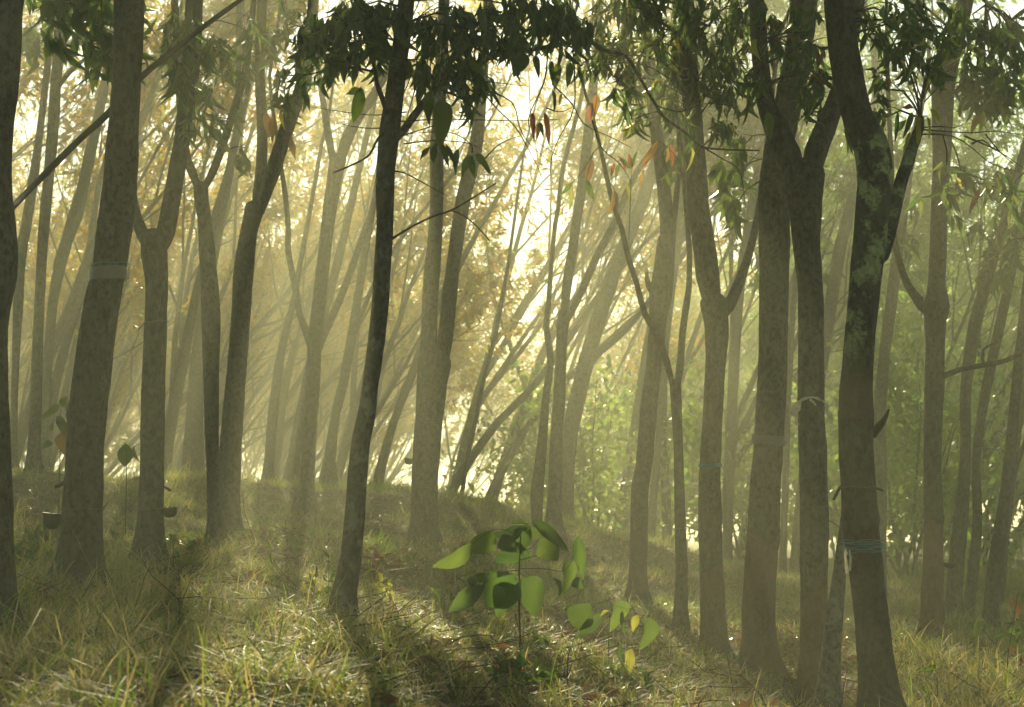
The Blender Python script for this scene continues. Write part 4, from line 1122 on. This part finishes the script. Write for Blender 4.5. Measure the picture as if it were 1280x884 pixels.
# low litter: small dry leaves, bits of straw, tiny herbs
def litter(name, mat, n, y0, y1, smin, smax, flat, wr):
    x, y = scatter(int(n * 1.7), y0, y1)
    kp = rng.random(len(x)) < np.clip(vnoise(x, y, 2.6, len(name)) * 1.6 - 0.35, 0.05, 1)
    x, y = x[kp], y[kp]
    z = ground_np(x, y)
    LV = Leaves()
    dz = np.abs(rng.normal(0, 0.5, len(x))) * (1 - flat)
    az = rng.uniform(0, 6.283, len(x)); hh = rng.uniform(0.0, 0.05, len(x))
    nn = rng.normal(0, 0.5, (len(x), 3)) + np.array([0, 0, 1.2 * flat])
    L = rng.uniform(smin, smax, len(x)); W = L * rng.uniform(wr * 0.7, wr * 1.3, len(x)); r = rng.random(len(x))
    LV.a = np.stack([x, y, z + hh * (1 - flat) + 0.006, np.cos(az), np.sin(az), dz, nn[:, 0], nn[:, 1], nn[:, 2], L, W, r], 1)
    v, t, rr = LV.arrays(SMALL)
    me = mesh_from(name, v, t, attrs={'rnd': rr}); me.materials.append(mat)
    o = link(name, me); o['kind'] = 'stuff'
litter('leaf_litter', M['leaf_dead'], 16000, 4.6, 22, 0.03, 0.10, 0.8, 0.42)
litter('curled_litter', M['leaf_dead'], 5000, 4.6, 16, 0.05, 0.12, 0.3, 0.4)
litter('dry_litter', M['straw'], 5000, 4.6, 18, 0.03, 0.09, 0.5, 0.4)
litter('straw_litter', M['straw'], 26000, 4.6, 22, 0.03, 0.12, 0.7, 0.08)
litter('ground_herb', M['leaf_broad'], 17000, 4.6, 18, 0.015, 0.05, 0.3, 0.5)
litter('pale_herb', M['leaf_lime'], 6000, 4.6, 18, 0.012, 0.03, 0.3, 0.55)

# thin fallen twigs in the grass
mbt = MB()
for _ in range(900):
    ty = math.sqrt(random.uniform(4.6 ** 2, 16 ** 2)); tx = random.uniform(-1, 1) * (0.285 * ty + 0.5)
    p = Vector((tx, ty, ground_z(tx, ty) + random.uniform(0.01, 0.05))); d = Vector((random.gauss(0, 1), random.gauss(0, 1), abs(random.gauss(0, 0.25)))).normalized()
    L = random.uniform(0.1, 0.45); pts = [p]
    for i in range(3):
        d = (d + rvec(0.15)).normalized(); pts.append(pts[-1] + d * L / 3)
    mbt.tube(pts, [0.004, 0.0034, 0.0026, 0.0015], n=4, cap=False)
tw = mbt.build('fallen_twigs', M['deadwood']); tw['kind'] = 'stuff'

# ------------------------------------------------------------------ single plants
def on_ground(px, py, y0=4.8, y1=26):
    for Y in np.linspace(y0, y1, 500):
        p = P(px, py, Y)
        if p.z <= ground_z(p.x, p.y): return p
    return P(px, py, y1)

def leaf_part(root, b, t, w, kind, Y, face=None, dyt=0.0):
    p = P(b[0], b[1], Y); q = P(t[0], t[1], Y + dyt)
    d = q - p
    return leaf_obj(root, p, d, face or Vector((random.uniform(-0.7, 0.7), -1, random.uniform(-0.3, 0.8))), d.length, WPX(w, Y), kind)

def plant(name, label, cat, Y, stems, leaves, r0=0.006, group=None, mat='stem'):
    b = P(stems[0][0][0], stems[0][0][1], Y)
    root = empty(name, (b.x, b.y, ground_z(b.x, b.y)))
    tag(root, label, cat, group)
    mb = MB()
    for j, s in enumerate(stems):
        pts = [P(x, y, Y + (0.04 * math.sin(3 * i + j) if i else 0)) for i, (x, y) in enumerate(s)]
        if j == 0: pts[0].z = min(pts[0].z, root.location.z - 0.03)
        r = r0 if j == 0 else r0 * 0.4
        a, bb = catmull(pts, [r * (1 - 0.5 * i / (len(pts) - 1)) for i in range(len(pts))], 0.03)
        mb.tube([p - root.location for p in a], bb, n=6, amp=0.08, freq=20)
    mb.build('stem', M[mat], root)
    for lv in leaves:
        (b0, t0, w, kind) = lv[:4]
        leaf_part(root, b0, t0, w, kind, Y + random.uniform(-0.06, 0.06), dyt=random.uniform(-0.08, 0.08))
    return root

B, D_ = 'leaf_broad', 'leaf_dark'
V_ = 'leaf_veined'
plant('broadleaf_sapling', 'tall sapling with large drooping green leaves on one thin dark stem, bottom centre', 'sapling', 10.4,
      [[(648,832),(650,800),(649,760),(649,712),(650,690),(651,668)], [(650,672),(630,662),(613,664),(590,680)], [(650,690),(665,684),(674,673)], [(649,711),(680,711),(708,712),(722,676)], [(649,713),(625,717),(601,733)],
       [(650,700),(690,690),(716,684)], [(649,716),(645,722),(642,724)], [(649,716),(658,722),(664,726)], [(651,670),(652,660),(666,652)]],
      [((589,678),(552,719),25,V_), ((616,662),(592,699),33,V_), ((655,658),(609,681),17,D_), ((650,678),(630,715),40,D_), ((662,656),(646,690),26,V_), ((666,650),(713,691),16,D_), ((676,672),(692,702),30,V_),
       ((722,670),(727,723),16,V_), ((709,699),(717,741),22,V_), ((606,731),(563,764),23,D_), ((600,724),(576,744),22,V_), ((660,668),(684,662),16,V_), ((628,668),(640,690),24,V_), ((646,718),(606,757),52,V_), ((652,722),(678,766),46,V_), ((640,726),(622,766),34,V_), ((606,716),(580,733),15,V_), ((692,722),(706,746),8,D_), ((640,655),(668,650),9,V_), ((716,725),(728,734),14,V_)], 0.006, mat='twig')
plant('broadleaf_sapling', 'shorter sapling with few large leaves, one yellow, right of the tall broad leaved sapling', 'sapling', 10.8,
      [[(759,860),(760,830),(761,800),(762,764)], [(762,766),(750,762),(735,756)], [(762,764),(775,758),(792,770)], [(775,758),(798,764),(808,771)], [(760,812),(768,808),(775,812)], [(780,846),(784,828),(788,812)]],
      [((738,754),(714,789),36,V_), ((754,768),(718,800),17,D_), ((776,750),(773,786),22,V_), ((778,762),(779,796),6,D_), ((797,769),(790,789),10,'leaf_lime'), ((812,772),(804,814),24,V_), ((774,806),(778,830),10,D_), ((789,811),(782,848),17,'leaf_lime'),
       ((762,764),(749,768),6,'leaf_lime'), ((770,806),(758,808),6,D_), ((800,835),(812,840),6,D_), ((812,832),(830,830),4,D_)], 0.004, mat='twig')
plant('seedling', 'small seedling with narrow yellowish leaves hanging straight down at the bottom, left of centre', 'seedling', 9.0,
      [[(611,880),(612,860),(611,842)], [(611,842),(598,838),(588,842)], [(611,842),(618,838),(622,843)]],
      [((587,842),(588,862),5,'leaf_lime'), ((602,841),(600,864),6,B), ((611,843),(613,876),9,B), ((618,840),(617,862),5,'leaf_lime'), ((622,842),(624,864),5,'leaf_lime')], 0.004)
plant('seedling', 'leafy seedling with one large yellow leaf, left of the thick banded left trunk', 'seedling', 14.5,
      [[(74,600),(75,570),(76,540),(76,512)], [(76,520),(70,514),(64,516)], [(76,512),(82,500),(86,498)]],
      [((73,505),(53,526),10,D_), ((85,495),(73,511),10,B), ((71,520),(82,538),13,D_), ((66,529),(63,540),6,D_), ((81,537),(77,567),18,'leaf_orange'), ((64,552),(54,559),9,D_), ((88,500),(86,522),8,D_)], 0.005)
plant('seedling', 'seedling with one round hanging leaf, left of the dark forked tree', 'seedling', 15,
      [[(157,628),(158,600),(158,570),(157,555)], [(158,562),(165,555),(168,556)]], [((157,554),(156,583),20,B), ((169,556),(167,577),6,B)], 0.005)
plant('dry_weed', 'tall weed hung with withered brown and green leaves at the right edge of the photo', 'weed', 11.4,
      [[(1257,845),(1260,820),(1264,795),(1269,765),(1272,742)], [(1264,800),(1256,790),(1250,793)], [(1269,762),(1266,750)], [(1276,845),(1276,818)]],
      [((1267,745),(1262,758),7,'leaf_dead'), ((1274,752),(1270,777),8,'leaf_dead'), ((1270,772),(1264,786),6,'leaf_dead'), ((1268,780),(1265,802),9,D_), ((1270,786),(1276,801),8,B), ((1256,790),(1246,797),7,D_), ((1262,808),(1268,818),6,'leaf_dead'), ((1277,820),(1274,840),6,'leaf_dead'), ((1262,812),(1252,818),5,B), ((1272,742),(1276,752),4,B)], 0.004)
plant('seedling', 'seedling with one pale green hanging leaf in front of the dark leaning right edge trunk', 'seedling', 13.0,
      [[(1218,812),(1219,795),(1224,776)], [(1219,790),(1208,778)]], [((1225,775),(1219,800),12,B), ((1224,776),(1237,781),5,B), ((1216,782),(1205,776),5,B)], 0.004)
plant('seedling', 'tiny plant with two pale pointed leaves in dry grass right of the nearest trunk', 'seedling', 10.6,
      [[(1172,860),(1171,842),(1167,828)]], [((1165,824),(1174,843),7,'leaf_lime'), ((1168,830),(1158,842),6,B)], 0.003)

def weed(px, py, Y, h, n, kind, label, lw=0.35, lsize=0.06, spread=0.10, cat='weed'):
    b = on_ground(px, py) if Y is None else P(px, py, Y)
    z = ground_z(b.x, b.y)
    root = empty('leafy_weed', (b.x, b.y, z)); tag(root, label, cat)
    mb = MB(); LV = Leaves()
    for _ in range(n):
        p = Vector((random.gauss(0, spread * 0.4), random.gauss(0, spread * 0.4), -0.03)); d = Vector((random.gauss(0, 0.25), random.gauss(0, 0.25), 1)).normalized()
        H = h * random.uniform(0.6, 1.1); pts = [p]
        for i in range(6):
            d = (d + rvec(0.08)).normalized(); pts.append(pts[-1] + d * H / 6)
            if i > 0:
                for s in range(random.choice((2, 2, 3))):
                    ld = rvec(0.6) + d * 0.4 + Vector((0, 0, 0.1)); l = lsize * random.uniform(0.6, 1.2)
                    LV.add(pts[-1], ld, rvec(), l, l * lw, random.random())
        mb.tube(pts, [0.003 - 0.0003 * i for i in range(len(pts))], n=4)
    mb.build('stem', M['stem'], root)
    LV.build('foliage', M[kind], root, MID)
for a in [(398, 752, 10.9, 0.46, 4, B, 'tall narrow leaved weed close to the left side of the blotchy leaning trunk', 0.22, 0.09, 0.15),
          (372, 750, None, 0.22, 5, 'leaf_lime', 'pale sunlit weed a little left of the blotchy leaning trunk', 0.3, 0.06, 0.2),
          (478, 762, None, 0.24, 4, 'leaf_lime', 'bright yellow green weed just right of the foot of the blotchy leaning trunk', 0.5, 0.06, 0.15),
          (560, 770, None, 0.22, 5, B, 'low leafy weed between the two stemmed tree and the tall broad leaved sapling', 0.5, 0.07, 0.2),
          (612, 800, None, 0.18, 4, 'leaf_lime', 'small yellow leaved weed left below the tall broad leaved sapling', 0.6, 0.05, 0.12),
          (520, 720, None, 0.20, 4, B, 'weed growing at the left foot of the two stemmed tree', 0.4, 0.07, 0.15),
          (590, 700, None, 0.18, 5, B, 'weed growing just right of the foot of the two stemmed tree', 0.4, 0.07, 0.2),
          (40, 720, None, 0.20, 6, B, 'broad leaved weed between the left edge trunk and the thick left trunk', 0.5, 0.10, 0.3),
          (62, 690, None, 0.22, 6, B, 'leafy weed under the black cup of the thick left trunk', 0.5, 0.11, 0.3),
          (215, 698, None, 0.16, 7, B, 'fresh green weed at the right foot of the dark forked tree', 0.45, 0.08, 0.3),
          (250, 700, None, 0.15, 6, B, 'fresh green weed in front of the foot of the slender Y shaped tree', 0.45, 0.08, 0.3),
          (895, 812, None, 0.16, 3, 'leaf_lime', 'small weed with pale leaves in front of the trunk with the teal band', 0.6, 0.045, 0.1),
          (675, 815, None, 0.14, 5, B, 'low weed around the stem foot of the tall broad leaved sapling', 0.55, 0.06, 0.2),
          (800, 862, None, 0.12, 4, B, 'low dark weed on the ground under the shorter sapling', 0.5, 0.07, 0.15),
          (640, 862, None, 0.14, 6, B, 'low weed at the bottom edge of the photo, right of the yellowish hanging seedling', 0.5, 0.07, 0.25)]:
    weed(*a)

# dead twig heap in front of the forked tree
c = on_ground(205, 735)
mb = MB()
for _ in range(70):
    p = Vector((random.gauss(0, 0.12), random.gauss(0, 0.12), random.uniform(-0.02, 0.08)))
    d = Vector((random.gauss(0, 0.8), random.gauss(0, 0.5), random.uniform(0.0, 0.9))).normalized()
    L = random.uniform(0.12, 0.38); pts = [p]
    for i in range(4):
        d = (d + rvec(0.12)).normalized(); pts.append(pts[-1] + d * L / 4)
    mb.tube(pts, [0.0032, 0.0028, 0.0022, 0.0016, 0.001], n=4)
o = mb.build('brush_heap', M['deadwood']); o.location = (c.x, c.y, ground_z(c.x, c.y))
tag(o, 'heap of thin dead twigs lying in front of the dark forked tree', 'twigs')

# fallen leaves lying singly
def fallen(px, py, L, wr, kind, label, group=None, up=0.2):
    p = on_ground(px, py)
    d = Vector((random.gauss(0, 1), random.gauss(0, 0.6), random.uniform(0, up)))
    o = leaf_obj(empty_root, p + Vector((0, 0, 0.03)), d, Vector((random.gauss(0, 0.3), random.gauss(-0.3, 0.3), 1)), L, L * wr, kind, 'fallen_leaf')
    mw = o.matrix_local.copy(); o.parent = None; o.matrix_world = mw
    tag(o, label, 'leaf', group)
class _E: location = Vector((0, 0, 0))
empty_root = None
def leaf_obj_free(*a): pass
_orig = leaf_obj
def leaf_obj(parent, p, d, nrm, L, W, kind, name='leaf'):
    if parent is None:
        d = d.normalized(); s = d.cross(nrm)
        if s.length < 1e-4: s = d.cross(Vector((1, 0.3, 0)))
        s.normalize(); n = s.cross(d)
        o = link(name, leaf_data(kind, random.randrange(8)))
        o.matrix_local = Matrix(((s.x * W, d.x * L, n.x * L, p.x), (s.y * W, d.y * L, n.y * L, p.y), (s.z * W, d.z * L, n.z * L, p.z), (0, 0, 0, 1)))
        return o
    return _orig(parent, p, d, nrm, L, W, kind, name)
fallen(98, 868, 0.22, 0.5, 'leaf_red', 'large reddish dead leaf at the bottom edge, below the thick left trunk')
fallen(118, 872, 0.2, 0.55, 'leaf_dead', 'large dull dead leaf overlapping the reddish one at the bottom left')
fallen(282, 835, 0.15, 0.6, 'leaf_red', 'dark reddish brown dead leaf among green grass in the left foreground')
fallen(96, 762, 0.13, 0.45, 'leaf_orange', 'upright orange brown dead leaf in front of the thick left trunk', up=1.6)
fallen(66, 760, 0.1, 0.4, 'leaf_dead', 'pale dry leaf standing in grass beside the left edge trunk', up=1.6)
for _ in range(34):
    x_ = random.uniform(10, 1270); y_ = random.uniform(790, 880)
    fallen(x_, y_, random.uniform(0.07, 0.13), random.uniform(0.35, 0.55), random.choice(['leaf_dead', 'leaf_dead', 'leaf_orange']), 'curled brown dead leaf lying loose in the foreground grass', 'dead leaves in the foreground grass')

# ------------------------------------------------------------------ bands, wire, cups
def trunk_at(key, py):
    t = TREE[key]['t']; pts = t['trunk']
    for a, b in zip(pts, pts[1:]):
        if (a[1] - py) * (b[1] - py) <= 0:
            f = (py - a[1]) / (b[1] - a[1] + 1e-9)
            return a[0] + f * (b[0] - a[0]), a[2] + f * (b[2] - a[2])
def band(key, py, hpx, mat, name, grow_=1.07, tilt=0.0, wob=0.0, n=28):
    Y = t_Y = TREE[key]['Y']; root = TREE[key]['root']
    px, w = trunk_at(key, py)
    c = P(px, py, Y) - root.location; r = WPX(w, Y) / 2 * grow_ + 0.003; hh = WPX(hpx, Y)
    mb = MB()
    rows = 3
    for j in range(rows + 1):
        for k in range(n):
            th = 2 * math.pi * k / n
            rr = r + wob * noise.noise(Vector((math.cos(th) * 3, math.sin(th) * 3, j * 1.7 + py))) + (0.003 if 0 < j < rows else 0)
            zz = hh * (j / rows - 0.5) + tilt * math.cos(th) * r + wob * 1.5 * noise.noise(Vector((math.cos(th) * 2, math.sin(th) * 2, j + 9.1)))
            mb.v.append(c + Vector((math.cos(th) * rr, math.sin(th) * rr, zz)))
    for j in range(rows):
        for k in range(n):
            k2 = (k + 1) % n
            mb.q.append((j * n + k, j * n + k2, (j + 1) * n + k2, (j + 1) * n + k))
    return mb.build(name, M[mat], root)
def wire(key, py, mat='wire', thick=0.0022, tilt=0.0, name='wire_ring', grow_=1.06, loose=None):
    Y = TREE[key]['Y']; root = TREE[key]['root']
    px, w = trunk_at(key, py)
    c = P(px, py, Y) - root.location; r = WPX(w, Y) / 2 * grow_ + 0.004
    pts = []
    for k in range(37):
        th = 2 * math.pi * k / 36
        pts.append(c + Vector((math.cos(th) * r, math.sin(th) * r, tilt * math.cos(th) * r + 0.003 * math.sin(5 * th + py))))
    mb = MB(); mb.tube(pts, [thick] * len(pts), n=5)
    if loose:
        q = [P(x, y, Y - 0.03) - root.location for x, y in loose]
        a, b = catmull(q, [thick * 1.4] * len(q), 0.02); mb.tube(a, b, n=5)
    return mb.build(name, M[mat], root)
def peg(key, a, b, w, mat='twig', name='peg', dY=0.0):
    Y = TREE[key]['Y'] + dY; root = TREE[key]['root']
    p, q = P(a[0], a[1], Y) - root.location, P(b[0], b[1], Y) - root.location
    mb = MB(); pts = [p + (q - p) * i / 5 + rvec(0.002) for i in range(6)]
    mb.tube(pts, [WPX(w, Y) / 2] * 6, n=7, amp=0.15, freq=20)
    mb.build(name, M[mat], root)

band('bigleft', 343, 16, 'skirt', 'plastic_band', 1.05, 0.06, 0.004)
wire('bigleft', 331, 'teal', 0.0022, 0.06, 'twine_ring', 1.07)
wire('bigleft', 636, loose=[(126,638),(131,633),(135,628)])
peg('bigleft', (86, 601), (69, 609), 4.5, name='spout')
wire('forkleft', 403, 'skirt', 0.003, 0.1, 'twine_ring', loose=[(182,404),(178,407),(173,412)])
wire('forkleft', 636, loose=[(203,636),(207,634)])
peg('forkleft', (203, 608), (213, 613), 3.2, name='spout')
wire('twin', 525, 'skirt', 0.003, 0.05, 'twine_ring')
wire('twin2', 541, 'skirt', 0.003, 0.1, 'twine_ring')
wire('thiny', 661, 'skirt', 0.003, 0.0, 'twine_ring')
band('banded', 582, 4, 'teal', 'twine_band', 1.05, 0.05, 0.003)
wire('banded', 585, 'skirt', 0.002, 0.15, 'twine_ring')
band('bigpanel', 551, 11, 'skirt', 'plastic_band', 1.05, -0.08, 0.010)
wire('bigpanel', 627, tilt=-0.15)
wire('ragged', 634, loose=[(1035,650),(1045,656),(1052,662)])
wire('lichen', 609, loose=[(1051,608),(1047,612),(1041,624)])
peg('lichen', (1052, 607), (1041, 625), 3.4)
peg('lichen', (1093, 610), (1104, 613), 2.6)
for i in range(7):
    wire('lichen', 677 + i * 2.1, 'teal', random.uniform(0.0022, 0.0036), random.uniform(-0.10, 0.10), 'twine_ring', 1.05 + 0.01 * (i % 3))
wire('lichen', 675, 'skirt', 0.002, 0.02, 'twine_ring')
def strips(key, lines, mat, name, dY=-0.12):
    """crumpled plastic: one mesh of several folded strips; lines = [(px, py, width px), ...]"""
    Y = TREE[key]['Y'] + dY; root = TREE[key]['root']
    mb = MB()
    for ln in lines:
        pts = [P(x, y, Y) for x, y, w in ln]
        a, wd = catmull(pts, [WPX(w, Y) / 2 for x, y, w in ln], 0.008)
        b = len(mb.v)
        for i, p in enumerate(a):
            w = wd[i] * (1 + 0.5 * noise.noise(p * 45))
            t = (a[min(i + 1, len(a) - 1)] - a[max(i - 1, 0)]).normalized()
            sd_ = t.cross(Vector((0.25, -1, 0.1))).normalized()
            for k in (-1, -0.5, 0, 0.5, 1):
                mb.v.append(p - root.location + sd_ * w * (k + 0.35 * noise.noise(p * 60 + Vector((k * 3, 1, 0)))) + Vector((0, 1, 0)) * (0.02 * noise.noise(p * 50 + Vector((k * 2, 0, 0)))))
        for i in range(len(a) - 1):
            for k in range(4):
                mb.q.append((b + i * 5 + k, b + i * 5 + k + 1, b + (i + 1) * 5 + k + 1, b + (i + 1) * 5 + k))
    mb.build(name, M[mat], root)
strips('lichen', [[(1057,686,3),(1057,700,5),(1059,717,4)]], 'plastic', 'plastic_strip')
strips('lichen', [[(1062,688,2),(1063,700,3),(1062,714,2)]], 'plastic', 'plastic_strip', -0.13)
# rag of clear plastic folded round the front of the trunk, bunched and torn at the left
strips('ragged', [[(999,503,5),(996,508,9),(993,514,9),(993,520,6)], [(994,517,4),(995,524,3),(993,528,4),(998,531,4)], [(997,505,4),(1003,500,4),(1010,497,3),(1017,497,3),(1023,499,3),(1029,502,3)],
                  [(1026,500,2),(1032,505,4),(1034,513,4),(1034,523,3)], [(1012,499,4),(1017,503,3),(1020,507,2)], [(993,508,5),(990,514,5),(991,519,3)]], 'plastic', 'plastic_rag', -0.11)

def cup(px, py, wpx, hpx, Y, label, tilt, tie):
    """half-coconut shaped latex cup with a wire hanger"""
    c = P(px, py, Y); r = WPX(wpx, Y) / 2; h = WPX(hpx, Y)
    root = empty('latex_cup', c); tag(root, label, 'cup', 'black latex cups on the trunks')
    prof = [(0.02, 0), (0.42, 0.02), (0.70, 0.12), (0.90, 0.36), (0.99, 0.68), (1.0, 0.96), (1.04, 1.0), (0.95, 0.98), (0.93, 0.70), (0.83, 0.40), (0.62, 0.19), (0.02, 0.09)]
    mb = MB(); n = 20
    Rm = Matrix.Rotation(tilt, 3, 'Y')
    for a, z in prof:
        for k in range(n):
            th = 2 * math.pi * k / n
            mb.v.append(Rm @ Vector((a * r * math.cos(th), a * r * math.sin(th), (z - 0.5) * h)))
    for j in range(len(prof) - 1):
        for k in range(n):
            k2 = (k + 1) % n
            mb.q.append((j * n + k, j * n + k2, (j + 1) * n + k2, (j + 1) * n + k))
    mb.build('bowl', M['cup'], root)
    mw = MB(); ring = [Rm @ Vector((1.06 * r * math.cos(2 * math.pi * k / 24), 1.06 * r * math.sin(2 * math.pi * k / 24), 0.36 * h)) for k in range(25)]
    mw.tube(ring, [0.0022] * 25, n=5)
    q = P(tie[0], tie[1], Y) - c
    s = Vector((r * (1 if q.x > 0 else -1), 0, 0.2 * h))
    mw.tube([s, (s + q) / 2 + Vector((0, 0, 0.006)), q], [0.003] * 3, n=5)
    mw.build('hanger', M['wire'], root)
cup(65, 652, 25, 20, 10.5, 'black cup on the left side of the thick left trunk', 0.1, (80, 648))
cup(212.5, 641, 19, 12, 13.0, 'black cup on the right side of the dark forked tree', -0.12, (202, 638))
cup(511, 577, 11, 8, 19.0, 'small black cup on the left side of the two stemmed tree', 0.1, (519, 578))
cup(1187, 707, 16, 7, 14.5, 'black cup on the right side of the tree with the knobbly fork', 0.05, (1178, 706))

# sunlit bushes down in the mist right of centre
def bush(px, py, Y, w, h, kind, label, n=5000):
    b = P(px, py, Y); z = ground_z(b.x, b.y)
    root = empty('bush', (b.x, b.y, z)); tag(root, label, 'bush')
    mb = MB(); LV = Leaves()
    for _ in range(9):
        d = Vector((random.gauss(0, 0.5), random.gauss(0, 0.5), 1)).normalized()
        p = Vector((random.gauss(0, 0.1), random.gauss(0, 0.1), -0.1)); pts = [p]
        for i in range(6):
            d = (d + rvec(0.12)).normalized(); pts.append(pts[-1] + Vector((d.x * w * 0.16, d.y * w * 0.16, d.z * h * 0.17)))
        mb.tube(pts, [0.03 - 0.004 * i for i in range(7)], n=5)
        for q in pts[2:]:
            for _ in range(4):
                c2 = q + Vector((random.gauss(0, w * 0.13), random.gauss(0, w * 0.13), random.gauss(0, h * 0.08)))
                if c2.z < 0.15: continue
                for _ in range(n // 240):
                    l = random.uniform(0.10, 0.22)
                    LV.add(c2 + rvec(0.16), rvec(0.6) + Vector((0, 0, -0.3)), rvec(), l, l * 0.42, random.random())
    mb.build('stem', M['bark_far'], root)
    LV.build('crown', M[kind], root, SMALL)
for a in [(745, 700, 31, 2.9, 3.0, 'leaf_fresh', 'rounded leafy bush in the glowing mist right of the twin trunk tree, its leaves sparkling'),
          (800, 700, 38, 3.0, 3.4, 'leaf_fresh', 'pale bush in the mist directly behind the mossy stubbed tree'),
          (690, 690, 42, 3.0, 3.2, 'leaf_lime', 'yellow lit bush in the mist behind the twin trunk tree'),
          (940, 730, 34, 3.0, 3.6, 'leaf_fresh', 'hazy bush between the trunk with the teal band and the stout tapped trunk'),
          (1130, 750, 27, 2.6, 3.4, 'leaf_fresh', 'hazy bush between the nearest lichen tree and the tree with the knobbly fork'),
          (1215, 750, 30, 3.0, 3.4, 'leaf_fresh', 'hazy bush behind the leaning trunks near the right edge'),
          (1060, 740, 33, 2.6, 3.0, 'leaf_fresh', 'hazy bush behind the pale leaning trunk and the nearest lichen tree')]:
    bush(*a)
